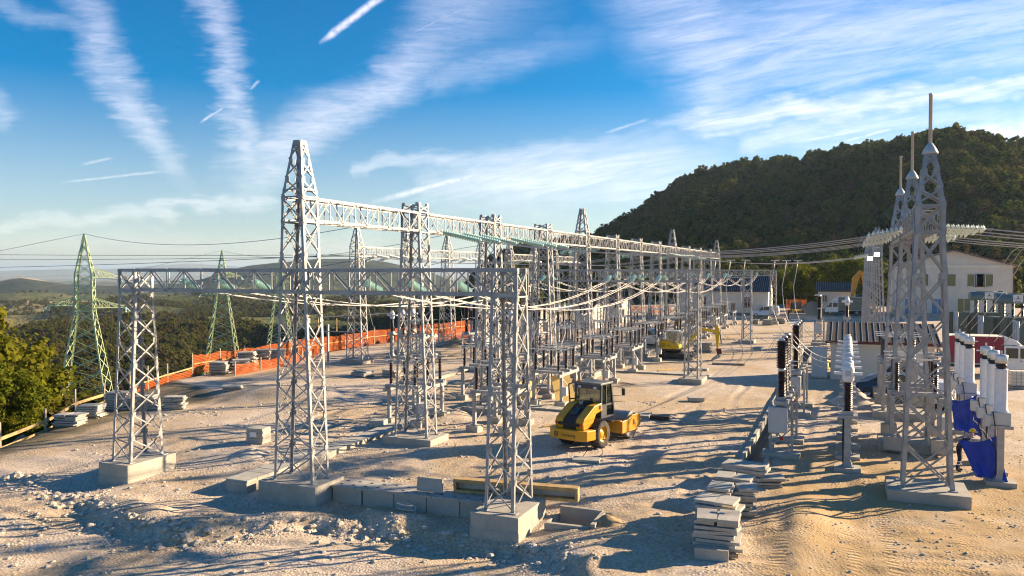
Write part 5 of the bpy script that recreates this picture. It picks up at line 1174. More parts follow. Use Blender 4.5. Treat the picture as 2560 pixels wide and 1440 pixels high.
def truck(label, loc, rz, cabm, boxm, Lb, hb):
    t = thing('truck', label, 'truck', loc, rz)
    m = MB(); m.loft([[(x, y, z) for x, z in ((2.15, .45), (2.15, 1.0), (1.95, 1.15), (1.45, 2.2), (.0, 2.25), (-.0, .45))] for y in (-.95, .95)]); m.build('cab', cabm, t, .06)
    m = MB(); m.prism([(.0, 2.26), (1.2, 2.26), (.85, 2.6), (.0, hb + .1)], -.85, .85); m.build('wind_deflector', cabm, t, .05)
    for s in (-1, 1):
        plate(t, 'door_window', 'glass_dark', [(1.05, s * .955, 1.3), (1.72, s * .955, 1.3), (1.35, s * .955, 2.05), (1.05, s * .955, 2.05)], (0, s * .012, 0), 1.); plate(t, 'rear_door_window', 'glass_dark', [(.15, s * .955, 1.3), (.92, s * .955, 1.3), (.92, s * .955, 2.05), (.15, s * .955, 2.05)], (0, s * .012, 0), 1.)
        for x in (.22, 1.12): m = MB(); m.box((x, s * .965, 1.12), (.14, .02, .06)); m.build('door_handle', 'black', t)
        m = MB(); m.box((1.75, s * 1.1, 1.45), (.10, .16, .3)); m.build('mirror', 'black', t)
        wheel(t, (1.35, s * .82, .4), .4, .26); wheel(t, (-Lb * .72, s * .82, .4), .4, .34)
        m = MB(); m.box((2.14, s * .7, .85), (.06, .3, .2)); m.build('headlight', 'reflect', t)
    plate(t, 'windscreen', 'glass_dark', [(1.93, -.85, 1.2), (1.93, .85, 1.2), (1.49, .8, 2.12), (1.49, -.8, 2.12)], (.014, 0, .007), 1.)
    m = MB(); m.box((-Lb / 2, 0, .62), (Lb + .1, .8, .2)); m.build('chassis', 'black', t)
    m = MB(); m.box((-Lb / 2 - .08, 0, (hb + .85) / 2 + .0), (Lb, 2.1, hb - .85)); m.build('cargo_box', boxm, t, .04)
    m = MB(); m.box((-Lb / 2 - .08, 0, .80), (Lb, 2.14, .09)); m.build('side_rail', 'cab_grey', t)
    m = MB(); m.box((-Lb / 2 - .08, 0, hb + .02), (Lb + .02, 2.12, .04)); m.build('roof_sheet', 'wall_cream', t)
    return t
truck('white crew cab truck with a maroon tarpaulin box at the right edge', (10.75, 68.6, .0), R(2), 'white_paint', 'maroon', 3.5, 2.85)
truck('white crew cab truck with an olive tarpaulin box in front of the far house', (-1.2, 146.5, .2), R(180), 'white_paint', 'olive_tarp', 4.0, 3.0)
def ibc():
    t = thing('caged_tank', 'pale water tank in a wire cage on a pallet at the right edge', 'tank', (10.5, 60.7, .02), R(14))
    m = MB(); m.box((0, 0, .66), (1.1, .9, .95)); m.build('tank', 'wall_cream', t, .06); m = MB(); m.box((0, 0, .09), (1.2, 1., .14)); m.build('pallet', 'wood_grey', t)
    for z in (.22, .45, .68, .91, 1.15): m = MB(); [m.bar(a, b, .025) for a, b in (((-.58, -.48, z), (.58, -.48, z)), ((.58, -.48, z), (.58, .48, z)), ((-.58, .48, z), (.58, .48, z)), ((-.58, -.48, z), (-.58, .48, z)))]; m.build('cage_hoop', 'galvanised', t)
    m = MB(); [m.bar((x, y, .15), (x, y, 1.17), .025) for x in (-.58, -.29, 0, .29, .58) for y in (-.48, .48)]; stuff(m.build('cage_bars', 'galvanised', t))
ibc()
for x, y, rz, lab, mt in ((-1.5, 66.3, 30, 'wooden cable drum on its side by the pale slab stack', 'ply'), (-1.2, 68.6, 70, 'standing reddish cable drum behind the other drum', 'roof_red')):
    t = thing('cable_drum', lab, 'cable drum', (x, y, .02), R(rz))
    for z in (.03, .62): m = MB(); m.lathe([(.02, z), (.48, z), (.48, z + .06), (.02, z + .06)], 18); m.build('flange', mt, t)
    m = MB(); m.lathe([(.30, .09), (.30, .62)], 16); m.build('cable_coil', 'ply' if mt == 'ply' else 'black', t)
# plywood and timber behind the roller
o = MB().box((0, 0, .0), (1.25, .03, 1.75)).build('plywood_board', 'ply'); o.location = (-15.2, 43.3, .86); o.rotation_euler = (R(-14), R(-9), R(48)); tag(o, 'bright yellow plywood board leaning behind the road roller', 'board')
for k, (dx, ty) in enumerate(((0, 22), (.45, 30), (.85, 18))):
    o = MB().box((0, 0, 0), (.55, .05, 1.6)).build('shutter_board', 'ply'); o.location = (-17.7 + dx, 42.2 + .15 * k, .62); o.rotation_euler = (R(-35), R(ty), R(45)); tag(o, 'yellow shuttering board leaning on the %s of the pile under the disconnector' % ('left', 'middle', 'right')[k], 'board', 'yellow shuttering boards by the second right disconnector')

# ---------------------------------------------------------------- buildings
def roof_pitch(t, a, b, c, d, mt, seam=.45, name='roof', th=.10, rib=True):
    """roof slab with corners a b (eave) c d (ridge) and raised seams"""
    a, b, c, d = map(Vector, (a, b, c, d)); n = (b - a).cross(d - a).normalized(); r = MB(); r.loft([[p - n * th for p in (a, b, c, d)], [a, b, c, d]]); o = r.build(name, mt, t)
    if rib:
        k = max(2, int((b - a).length / seam)); 
        for i in range(k + 1): f = i / k; m = MB(); m.bar(a.lerp(b, f) + n * .015, d.lerp(c, f) + n * .015, .04, .05, n); s = m.build('seam', 'roof_red' if mt == 'roof_dark' and seam > .4 else 'galvanised_dark', o)
    return o
def window(t, x, y, z, w, h, pane='glass_olive', name='window', two=True, ny=-1):
    f = thing(name, None, None); del_keys(f); f.parent = t; f.location = (x, y, z)
    m = MB(); 
    for q in (-1, 1): m.box((q * w / 2, 0, 0), (.07, .10, h)); m.box((0, 0, q * h / 2), (w + .07, .10, .07))
    if two: m.box((0, 0, 0), (.07, .09, h))
    m.build('frame', 'white_paint', f); MB().box((0, .02, 0), (w, .03, h)).build('pane', pane, f); MB().box((0, -.06, -h / 2 - .05), (w + .2, .18, .05)).build('sill', 'cab_grey', f)
def box_house(name, label, loc, rz, L, D, h, hr, wall, roofm, mode, seam=.45, cat='building', over=.35):
    t = thing(name, label, cat, loc, rz)
    if mode == 'gable_x':       # ridge along X
        m = MB(); m.prism([(0, -.6), (0, h), (D / 2, hr), (D, h), (D, -.6)], 0, L, 'YZ'); m.build('walls', wall, t)
        s = (hr - h) / (D / 2); e = over
        roof_pitch(t, (-e, -e, h - s * e + .12), (L + e, -e, h - s * e + .12), (L + e, D / 2, hr + .12), (-e, D / 2, hr + .12), roofm, seam); roof_pitch(t, (L + e, D + e, h - s * e + .12), (-e, D + e, h - s * e + .12), (-e, D / 2, hr + .12), (L + e, D / 2, hr + .12), roofm, seam)
    elif mode == 'gable_y':
        m = MB(); m.prism([(0, -.8), (0, h), (L / 2, hr), (L, h), (L, -.8)], 0, D, 'XZ'); m.build('walls', wall, t)
        s = (hr - h) / (L / 2); e = over
        roof_pitch(t, (-e, D + e, h - s * e + .12), (-e, -e, h - s * e + .12), (L / 2, -e, hr + .12), (L / 2, D + e, hr + .12), roofm, seam); roof_pitch(t, (L + e, -e, h - s * e + .12), (L + e, D + e, h - s * e + .12), (L / 2, D + e, hr + .12), (L / 2, -e, hr + .12), roofm, seam)
    else:
        m = MB(); m.prism([(0, -.6), (0, h), (D, hr), (D, -.6)], 0, L, 'YZ'); m.build('walls', wall, t)
        s = (hr - h) / D; e = over; roof_pitch(t, (-e, -e, h - s * e + .14), (L + e, -e, h - s * e + .14), (L + e, D + e, hr + s * e + .14), (-e, D + e, hr + s * e + .14), roofm, seam)
        MB().box((L / 2, -e - .03, h - s * e + .06), (L + 2 * e, .06, .2)).build('fascia', 'roof_red', t); MB().box((L / 2, -.03, h - .16), (L + .1, .08, .28)).build('cornice', 'wall_cream', t)
    return t
h1 = box_house('relay_house', 'low white house with dark seamed roof and red edge behind the rod gantry', (-1.0, 60.6, 0), R(0), 6.6, 4.6, 2.72, 3.62, 'wall_white', 'roof_dark', 'mono', .40)
MB().box((6.75, -.06, 1.35), (.08, .08, 2.4)).build('downpipe', 'roof_red', h1); MB().box((6.62, 1.1, 1.5), (.06, .5, 1.1)).build('louvre', 'wall_cream', h1); MB().box((5.2, -.03, 1.0), (.9, .06, 2.0)).build('door', 'cab_grey', h1)
for k in range(4): MB().box((-.3 + .0, -.5 - k * .0, .0), (.01, .01, .01)) if False else None
c = thing('switch_cabinet', 'tall grey switch cabinet standing left of the small house', 'cabinet', (-1.75, 61.0, .06), 0)
MB().box((0, 0, 1.08), (1.05, .8, 2.1)).build('housing', 'cab_grey', c, .03); MB().box((0, 0, .02), (1.2, .95, .12)).build('plinth', 'concrete', c); MB().box((.1, -.41, 1.3), (.14, .02, .24)).build('notice', 'white_paint', c)
h2 = box_house('office_building', 'two storey white building with red edged gable roof at the right', (7.6, 147.5, .1), R(0), 17.2, 16, 8.4, 10.9, 'wall_white', 'roof_red', 'gable_y', 1.2, over=.7)
for x in (2.2, 6.2, 10.4): window(h2, x + 1.5, -.03, 6.1, 2.6, 2.0)
window(h2, 13.0, -.03, 6.1, 2.6, 2.0)
for x in (1.6, 5.6): window(h2, x + .8, -.03, 1.5, 1.8, 3.0, 'blue_door', 'glazed_door')
window(h2, 10.2, -.03, 1.6, 1.9, 3.0); MB().box((8.6, -.06, 8.35), (17.4, .1, .5)).build('eaves_band', 'wall_cream', h2); MB().box((17.12, -.1, 4.2), (.14, .14, 8)).build('downpipe', 'roof_red', h2); MB().box((8.6, -.8, .1), (17.8, 1.6, .9)).build('terrace', 'concrete', h2)
h3 = box_house('long_building', 'long low white building with grey ribbed roof behind the far portals', (-26.0, 131.5, .4), R(0), 14.5, 8.5, 4.1, 6.6, 'wall_white', 'roof_dark', 'gable_x', .30)
window(h3, 11.3, -.03, 2.2, 1.6, 1.9, 'roof_red'); window(h3, 4., -.03, 2.2, 1.6, 1.9, 'roof_red'); MB().box((7.25, -.03, .3), (14.5, .05, .5)).build('plinth_band', 'trafo_blue', h3)
h4 = box_house('small_house', 'small white house with grey ribbed roof behind the white and olive truck', (-5.0, 162., .4), R(0), 6.6, 5., 3.5, 5.0, 'wall_white', 'roof_dark', 'gable_x', .40)
window(h4, 1.2, -.03, 2.0, .9, 1.3)
for x, y, lab in ((-36.2, 87.6, 'beige kiosk with dark red roof left of the second pointed tower'), (-33.6, 101., 'second beige kiosk with dark red roof farther behind'), (-33.2, 114., 'third beige kiosk with dark red roof far behind')):
    k = box_house('kiosk', lab, (x, y, .05), R(-10), 2.6, 3.0, 2.9, 3.6, 'wall_cream', 'roof_red', 'gable_x', .4, 'kiosk', .2); MB().box((1.2, -.03, 1.1), (.9, .05, 2.0)).build('door', 'cab_grey', k)
# ---------------------------------------------------------------- power transformers
def transformer(first):
    t = thing('power_transformer', '', 'transformer')
    MB().box((0, 0, .3), (5.4, 3.6, .7)).build('plinth', 'concrete', t)
    m = MB(); m.box((.4, 0, 1.9), (3.6, 1.9, 2.5)); m.build('tank', 'trafo_green', t, .04)
    for q in (-1.2, -.4, .4, 1.2, 2.0): m = MB(); m.box((q, -.99, 1.9), (.12, .08, 2.4)); m.build('rib', 'trafo_green', t)
    m = MB(); m.box((.4, 0, 3.2), (3.8, 2.1, .12)); m.build('cover', 'trafo_green', t)
    for k in range(12): m = MB(); m.box((-2.35 + .0, -1.1 + k * .19, 2.0), (.95, .05, 2.5)); m.build('radiator_fin', 'trafo_green', t)
    for k in range(3):
        m = MB(); m.tube([(-2.9, -1.25 + .35 * k, .6), (-2.9, -1.25 + .35 * k, 3.4)], .10, 8); m.build('oil_pipe', 'cab_grey', t)
    m = MB(); m.lathe([(.02, -1.75), (.42, -1.75), (.45, -1.7), (.45, 1.7), (.42, 1.75), (.02, 1.75)], 20, c=(.2, -.9, 5.0), axis='X'); m.build('conservator', 'trafo_blue', t)
    m = MB(); m.box((-1.0, -.9, 3.9), (.16, .3, 1.5)); m.box((1.4, -.9, 3.9), (.16, .3, 1.5)); m.build('support', 'trafo_green', t)
    s = MB(); s.box((.15, -1.39, 5.05), (.85, .03, .70)); sg = s.build('sign', 'white_paint', t); text(sg, 'A', .50, (.15, -1.408, 5.12), (R(90), 0, 0), 'roof_red'); b = MB(); b.box((.15, -1.412, 5.02), (.62, .012, .035)); b.build('bar', 'navy', sg); b = MB(); b.box((.15, -1.412, 4.80), (.52, .012, .05)); b.build('lettering_line', 'navy', sg)
    for k in range(3):
        m = MB(); m.lathe(ribbed(9, .16, 3.26, 4.5, .09), 10, c=(-.3 + k * .85, .35, 0)); m.build('bushing', 'porcelain', t); m = MB(); m.lathe([(.05, 4.5), (.05, 4.8)], 6, c=(-.3 + k * .85, .35, 0)); m.build('terminal', 'alu', t)
    m = MB(); m.box((1.6, -1.35, 1.6), (.9, .5, 1.3)); m.build('control_box', 'cab_grey', t); m = MB(); m.box((-.6, -1.2, 1.0), (.8, .4, .6)); m.build('valve_box', 'trafo_blue', t)
    m = MB(); m.tube([(1.2, -.9, 5.5), (-.9, -.9, 5.5)], .03, 5); m.box((1.7, -.2, 5.3), (.5, .3, .5)); m.tube([(1.2, -.9, 4.6), (1.2, -.3, 4.2), (.8, 0, 3.3)], .07, 6); m.build('pipework', 'trafo_green', t)
    return t
tp = None
for (x, y), lab in (((15.9, 80.), 'nearest dark green power transformer cut by the right edge'), ((14.3, 87.5), 'middle dark green power transformer with an A sign on its blue cylinder'), ((13.2, 96.), 'rearmost dark green power transformer with an A sign before the white building')):
    if tp is None: t = tp = transformer(True); t.location = (x, y, .1)
    else: t = dup(tp, (x, y, .1))
    t.rotation_euler = (0, 0, R(16)); tag(t, lab, 'transformer', 'dark green power transformers')

# ---------------------------------------------------------------- green pylons in the valley
def pylon(label, x, y, top, rz, waist, base_w, gz):
    z0 = terr(x, y) - .5; H = top - z0; t = thing('power_pylon', label, 'pylon', (x, y, z0), rz, 'green pylons beyond the fence')
    wz = waist - z0; w = 1.25; tp_ = 7.6 / 24.6 * 24.6 * .0 + (top - 6.) - z0
    lattice_tower(t, [(0, base_w * (1 + max(0, gz - z0) * .05), base_w * (1 + max(0, gz - z0) * .05)), (wz, w, w), (tp_, w * .95, w * .95), (H, .10, .10)], lambda z: 2.3 if z < wz else (1.35 if z < tp_ else 1.5), .20, .095, 'green_paint', False, (wz,))
    k = 0
    for zz, s, L in ((tp_ - .4, 1, 3.2), (tp_ - 4.6, -1, 3.6), (wz + .5, 1, 4.2)):
        k += 1; m = MB(); tip = Vector((s * (w + L), 0, zz))
        for q in (-1, 1): m.bar((s * w, q * w, zz), tip, .12); m.bar((s * w, q * w, zz + 1.3), tip + Vector((0, 0, .12)), .10)
        for f in (.2, .45, .7):
            for q in (-1, 1): m.bar(Vector((s * w, q * w, zz)).lerp(tip, f), Vector((s * w, q * w, zz + 1.3)).lerp(tip, f), .08); m.bar(Vector((s * w, q * w, zz + 1.3)).lerp(tip, f - .2), Vector((s * w, q * w, zz)).lerp(tip, f), .08)
            m.bar(Vector((s * w, -w, zz)).lerp(tip, f), Vector((s * w, w, zz)).lerp(tip, f), .08)
        m.build('cross_arm', 'green_paint', t)
        for q in (-1, 1): m = MB(); m.tube([tip, tip + Vector((s * .3, q * 1.7, -.7))], .10, 8); o = m.build('insulator_string', 'glass_teal', t)
    return t, z0
pylon('nearest and tallest green lattice pylon left of the front portal', -103.3, 81.6, 13.2, R(40), 1.8, 3.1, -11); pylon('middle green lattice pylon seen under the front portal girder', -138.9, 146.9, 12.6, R(35), 2.6, 3.2, -13); pylon('farthest green pylon seen behind the front tower', -179.2, 216.6, 11.8, R(30), 2.8, 3.2, -16)
for k, (a, b, s, lab) in enumerate((((-103.3, 81.6, 13.2), (BX, BY, 11.5), 1.6, 'earth wire from the nearest green pylon to the first left gantry'), ((-103.3, 81.6, 13.2), (-420, 10, -4), 10, 'earth wire leaving the nearest pylon down to the left'), ((-138.9, 146.9, 12.6), (BX, BY + YS * 2, 11.5), 2., 'earth wire from the middle green pylon to the left gantries'),
        ((-138.9, 146.9, 12.6), (-480, 120, -6), 12, 'earth wire leaving the middle pylon down to the left'), ((-520, 160, 25), (-38.4, 60, 9.2), 3., 'upper long line crossing the sky to the left gantry'), ((-520, 160, 24), (-38.4, 64, 9.2), 4., 'middle long line crossing the sky to the left gantry'), ((-520, 160, 23), (-38.4, 57.6, 9.2), 6., 'lower long line crossing the sky to the left gantry'),
        ((-179.2, 216.6, 11.8), (BX, BY + YS * 4, 11.5), 2., 'earth wire from the farthest green pylon to the left gantries'), ((-107.5, 84.8, 7.), (-38.4, 59.7, 9.1), 1.5, 'line from the right arm of the nearest pylon to the left gantry'), ((-140, 150, 6.), (-38.4, 76, 9.1), 2., 'line from the middle pylon arm to the left gantry'))):
    conductor(lab, a, b, s, 'long lines over the valley', .028, 0, 'wire_dark', 26)

# ---------------------------------------------------------------- blue sheets and people
def sheet(label, corners, n=12, bulge=.2):
    a, b, c, d = map(Vector, corners); vs = []; fs = []; o = (a + b + c + d) / 4; nrm = (b - a).cross(d - a).normalized()
    for i in range(n + 1):
        for k in range(n + 1):
            u, v = i / n, k / n; p = a.lerp(b, u).lerp(d.lerp(c, u), v); w = math.sin(math.pi * u) * math.sin(math.pi * v * .8)
            p += nrm * (bulge * w + .05 * math.sin(u * 17 + v * 3) * (.3 + v) + .06 * noise.noise((u * 4, v * 4, bulge * 9))) + Vector((0, 0, -.14 * math.sin(math.pi * u) * (1 - v))); vs.append(p - o)
    for i in range(n):
        for k in range(n): fs.append((i * (n + 1) + k, i * (n + 1) + n + 1 + k, i * (n + 1) + n + 2 + k, i * (n + 1) + k + 1))
    me = bpy.data.meshes.new('tarpaulin'); me.from_pydata(vs, [], fs); me.polygons.foreach_set('use_smooth', [True] * len(fs)); me.materials.append(M['blue_tarp'])
    q = ob('tarpaulin', me); q.location = o; s = q.modifiers.new('thick', 'SOLIDIFY'); s.thickness = .01; return tag(q, label, 'tarpaulin', 'blue sheets by the white columns')
sheet('front bright blue sheet hanging to the ground with a worker behind it', ((3.95, 33.6, 1.42), (5.12, 33.35, 1.72), (5.42, 32.75, .10), (4.5, 33.5, .12)))
sheet('rear bright blue sheet tied between the two groups of white columns', ((4.35, 40.0, 2.0), (5.35, 39.6, 2.35), (5.7, 39.2, .45), (4.5, 39.9, .70)), bulge=.35)
def person(label, loc, rz, pose, top, legs, hat):
    """continuous skinned body; pose: joint -> position (x forward)"""
    J = dict(pelvis=(0, 0, .95), chest=(.03, 0, 1.28), neck=(.04, 0, 1.48), headb=(.06, 0, 1.56), head=(.07, 0, 1.72), hipL=(0, .10, .92), kneeL=(.06, .12, .50), ankL=(-.02, .13, .09), toeL=(.15, .14, .04), hipR=(0, -.10, .92), kneeR=(.05, -.12, .50), ankR=(-.06, -.13, .09), toeR=(.11, -.14, .04),
             shL=(.02, .19, 1.42), elL=(.02, .27, 1.14), wrL=(.16, .24, .92), haL=(.22, .23, .86), shR=(.02, -.19, 1.42), elR=(.02, -.27, 1.14), wrR=(.16, -.24, .92), haR=(.22, -.23, .86))
    J.update(pose); names = list(J); E = [('pelvis', 'chest'), ('chest', 'neck'), ('neck', 'headb'), ('headb', 'head')]
    for s in 'LR': E += [('pelvis', 'hip' + s), ('hip' + s, 'knee' + s), ('knee' + s, 'ank' + s), ('ank' + s, 'toe' + s), ('chest', 'sh' + s), ('sh' + s, 'el' + s), ('el' + s, 'wr' + s), ('wr' + s, 'ha' + s)]
    Rd = dict(pelvis=.15, chest=.16, neck=.065, headb=.075, head=.095, hip=.10, knee=.075, ank=.055, toe=.045, sh=.075, el=.055, wr=.04, ha=.042)
    t = thing('person', label, 'person', loc, rz)
    me = bpy.data.meshes.new('body'); me.from_pydata([J[n] for n in names], [(names.index(a), names.index(b)) for a, b in E], []); o = ob('body', me, t)
    sk = o.modifiers.new('skin', 'SKIN'); o.modifiers.new('sub', 'SUBSURF').levels = 1; o.modifiers['sub'].render_levels = 1
    for i, n in enumerate(names):
        r = Rd.get(n, Rd.get(n[:-1], .06)); v = me.skin_vertices[0].data[i]; v.radius = (r, r * (.8 if n == 'chest' else 1)); v.use_root = n == 'pelvis'
    m = bpy.data.materials.new('clothes'); m.use_nodes = True; k = NT(m.node_tree); b = k.n['Principled BSDF']; sp = k.new('ShaderNodeSeparateXYZ'); k.put(sp.inputs[0], k.new('ShaderNodeTexCoord').outputs['Object']); z = sp.outputs[2]
    zp = J['pelvis'][2]; zs = max(J['neck'][2] - .02, zp + .3)
    c = k.mix(k.m('GREATER_THAN', z, zp + .06), legs, top); c = k.mix(k.m('GREATER_THAN', z, zs), c, (.42, .25, .17))
    for q in (.30, .42): c = k.mix(k.m('LESS_THAN', k.m('ABSOLUTE', k.m('SUBTRACT', z, q * zp + .02)), .022), c, (.7, .72, .74))
    k.put(b.inputs['Base Color'], c); b.inputs['Roughness'].default_value = .85; me.materials.append(m)
    h = J['head']; q = MB(); q.lathe([(.125, 0), (.12, .05), (.09, .10), (.04, .13), (.01, .135)], 14, c=(h[0], h[1], h[2] + .02)); q.box((h[0] + .12, h[1], h[2] + .03), (.08, .16, .02)); q.build('helmet', hat, t)
    return t
bend = dict(chest=(.22, 0, 1.20), neck=(.36, 0, 1.36), headb=(.40, 0, 1.42), head=(.46, 0, 1.56), shL=(.28, .19, 1.30), elL=(.42, .26, 1.06), wrL=(.62, .18, 1.0), haL=(.70, .16, .98), shR=(.28, -.19, 1.30), elR=(.42, -.26, 1.06), wrR=(.62, -.18, 1.0), haR=(.70, -.16, .98))
person('worker in navy trousers and yellow helmet standing behind the front blue sheet', (4.05, 34.5, .03), R(-10), bend, (.03, .04, .08), (.012, .016, .035), 'helmet')
person('worker in a green high visibility jacket behind the plywood board', (-15.4, 46.2, .05), R(200), {}, (.35, .60, .03), (.02, .025, .05), 'hivis')
person('far worker in a green high visibility jacket below the far right gantry', (3.9, 131., .3), R(180), {}, (.40, .62, .03), (.02, .025, .05), 'white_paint')
person('distant worker in a green jacket among the left line bays', (-35.2, 104., .1), R(160), {}, (.40, .62, .03), (.02, .025, .05), 'white_paint')

# ---------------------------------------------------------------- trees
def crown_mesh(name, mt, seed, rx, rz, n_clump, per, leaf, low=.15, spread=1.0):
    rnd = random.Random(seed); vs = []; fs = []; cl = []
    while len(cl) < n_clump:
        u, v, w = (rnd.uniform(-1, 1) for _ in range(3)); d = u * u + v * v + w * w
        if d > 1 or d < .18: continue
        k = 1 + .22 * noise.noise((u * 2, v * 2, w * 2 + seed)); cl.append((u * rx * k * spread, v * rx * k * spread, rz * (1 + w * k) * .5 + rz * low * .5))
    for cx, cy, cz in cl:
        cr = rnd.uniform(.20, .34) * rx
        for _ in range(per):
            a = Vector((rnd.gauss(0, 1), rnd.gauss(0, 1), rnd.gauss(0, 1))).normalized(); p = Vector((cx, cy, cz)) + a * cr * rnd.uniform(.5, 1.05)
            n = (a + Vector((rnd.gauss(0, .5), rnd.gauss(0, .5), rnd.gauss(.25, .5)))).normalized(); x = n.cross(Vector((rnd.random(), rnd.random(), rnd.random()))).normalized(); y = n.cross(x); s = leaf * rnd.uniform(.6, 1.3)
            i = len(vs); vs += [tuple(p + x * s * .5), tuple(p + y * s * .62), tuple(p - x * s * .5), tuple(p - y * s * .62)]; fs.append((i, i + 1, i + 2, i + 3))
    me = bpy.data.meshes.new(name); me.from_pydata(vs, [], fs); me.materials.append(M[mt]); me.update(); return me
def trunk_mesh(h, r, seed):
    rnd = random.Random(seed); m = MB(); m.tube([(0, 0, -.8), (rnd.uniform(-.1, .1), 0, h * .3), (rnd.uniform(-.2, .2), rnd.uniform(-.2, .2), h * .65), (0, 0, h * .9)], [r, r * .8, r * .5, r * .15], 7)
    for k in range(5): a = rnd.uniform(0, 6.28); z = h * rnd.uniform(.3, .65); m.tube([(0, 0, z), (math.cos(a) * h * .12, math.sin(a) * h * .12, z + h * .10), (math.cos(a) * h * .24, math.sin(a) * h * .24, z + h * .22)], [r * .4, r * .25, r * .08], 5)
    return m.mesh('trunk', 'bark')
def make_tree(label, group, loc, cm, tm, sc, rz, cat='tree', name='tree', sx=1.):
    t = thing(name, label, cat, loc, rz, group); c = ob('crown', cm, t); tk = ob('trunk', tm, t); t.scale = (sc * sx, sc * sx, sc); return t
TM = trunk_mesh(6., .16, 3)
FOR = [crown_mesh('crown', 'leaf_forest', 11 + k, 2.6 + .3 * (k % 3), 6.2 + .8 * (k % 2), 40, 20, .78, .0) for k in range(5)] + [crown_mesh('crown', 'leaf_brown', 41, 2.3, 6.0, 30, 18, .5, .0)]
NEAR = [crown_mesh('crown', 'leaf_yellow', 61 + k, 2.5, 6.0, 100, 80, .21, .15) for k in range(3)] + [crown_mesh('crown', 'leaf_forest', 71 + k, 2.4, 5.6, 80, 60, .27, .15) for k in range(2)]
VALC = [crown_mesh('crown', 'leaf_valley', 81 + k, 2.5, 5.4, 46, 30, .52, .2) for k in range(3)]
def gz(x, y): return min(terr(x, y), 99) if site_in(x, y) < 0 else g0(x, y)
rnd = random.Random(5)
LT = [(-50.5, 30.5, 1.15), (-48.5, 27.5, 1.0), (-54.5, 36.5, 1.1), (-46.8, 31.5, .75), (-58, 41., 1.0), (-52, 41., .8), (-62, 45, 1.1), (-48., 36.6, .55), (-66, 38, 1.2), (-50.6, 46.2, .5), (-57, 49, .62), (-61, 56.5, .75), (-66, 62, .8), (-55.5, 53.2, .5), (-72, 57, .9), (-70, 70, .8), (-45.6, 28.4, .5), (-44.5, 30.2, .32)]
for k, (x, y, s) in enumerate(LT):
    yel = k in (0, 1, 2, 3, 6, 16, 17); cm = NEAR[k % 3] if yel else VALC[k % 3]
    make_tree('yellow green leafy tree outside the plank railing at the left edge' if yel else 'dark green bushy tree outside the fence on the left slope', 'yellow green trees left of the railing' if yel else 'bushy trees on the left slope', (x, y, gz(x, y) - .3), cm, TM, s * (1.4 if k < 3 else 1.15), rnd.uniform(0, 6.28), 'tree')
RT = [(-13.6, 178, .80), (-11., 185, .85), (-8.2, 182, .95), (-6.6, 196, 1.05), (-2.6, 190, 1.1), (-.2, 198, .9), (2.2, 188, 1.1), (5., 190, 1.05), (8, 196, 1.15), (-10.6, 205, 1.0), (-4.5, 208, 1.1), (1., 212, 1.05), (7, 215, 1.0), (-15.5, 196, .9), (-19.5, 205, .95), (-14.4, 212, 1.0), (30, 196, 1.1), (35, 203, 1.2), (38.5, 210, 1.2), (27, 206, 1.0), (11.5, 205, 1.)]
for k, (x, y, s) in enumerate(RT):
    yel = k in (0, 2, 4, 6, 9, 11, 13, 18, 19); make_tree('sunlit yellow green tree at the foot of the hill behind the yard' if yel else 'green leafy tree at the foot of the hill behind the yard', 'yellow trees at the hill foot' if yel else 'green trees at the hill foot', (x, y, gz(x, y) - .2), NEAR[k % 3] if yel else VALC[k % 3], TM, s * 1.5, rnd.uniform(0, 6.28))
# the wood on the hill: the nearest trees one by one, the rest as one mass
pts = []
for _ in range(24000):
    ph = rnd.uniform(-7.5, 46); r = math.sqrt(rnd.uniform(165. ** 2, 680. ** 2)); r0 = interp(FOOT, ph); rc = interp(CRD, ph)
    if r < r0 - 2 or r > rc + 45: continue
    c, s = dirs(ph); x, y = c * r, s * r
    if site_in(x, y) > -3: continue
    pts.append((r, ph, x, y))
grid = {}; keep = []
for q in sorted(pts):
    d = 3.4; i, j = int(q[2] // d), int(q[3] // d)
    if any((q[2] - a) ** 2 + (q[3] - b) ** 2 < d * d for di in (-1, 0, 1) for dj in (-1, 0, 1) for a, b in grid.get((i + di, j + dj), ())): continue
    grid.setdefault((i, j), []).append((q[2], q[3])); keep.append(q)
inst = []; n_ind = 0
for r, ph, x, y in keep:
    k = rnd.randrange(5) if noise.noise((x * .02, y * .02, 4)) < .28 else rnd.choice((5, 5, 1)); sc = rnd.choice((.6, .75, .85, .95, 1.05, 1.2)) * rnd.uniform(.9, 1.1)
    if n_ind < 230 and ph > 4:
        n_ind += 1; make_tree('dark forest tree on the lower slope of the wooded hill' if k < 5 else 'brownish half bare tree on the lower slope of the wooded hill', 'forest trees low on the hill' if k < 5 else 'brown trees low on the hill', (x, y, gz(x, y) - .3), FOR[k], TM, sc, rnd.uniform(0, 6.28))
    else: inst.append((x, y, gz(x, y) - .7, sc, rnd.uniform(0, 6.28), k))
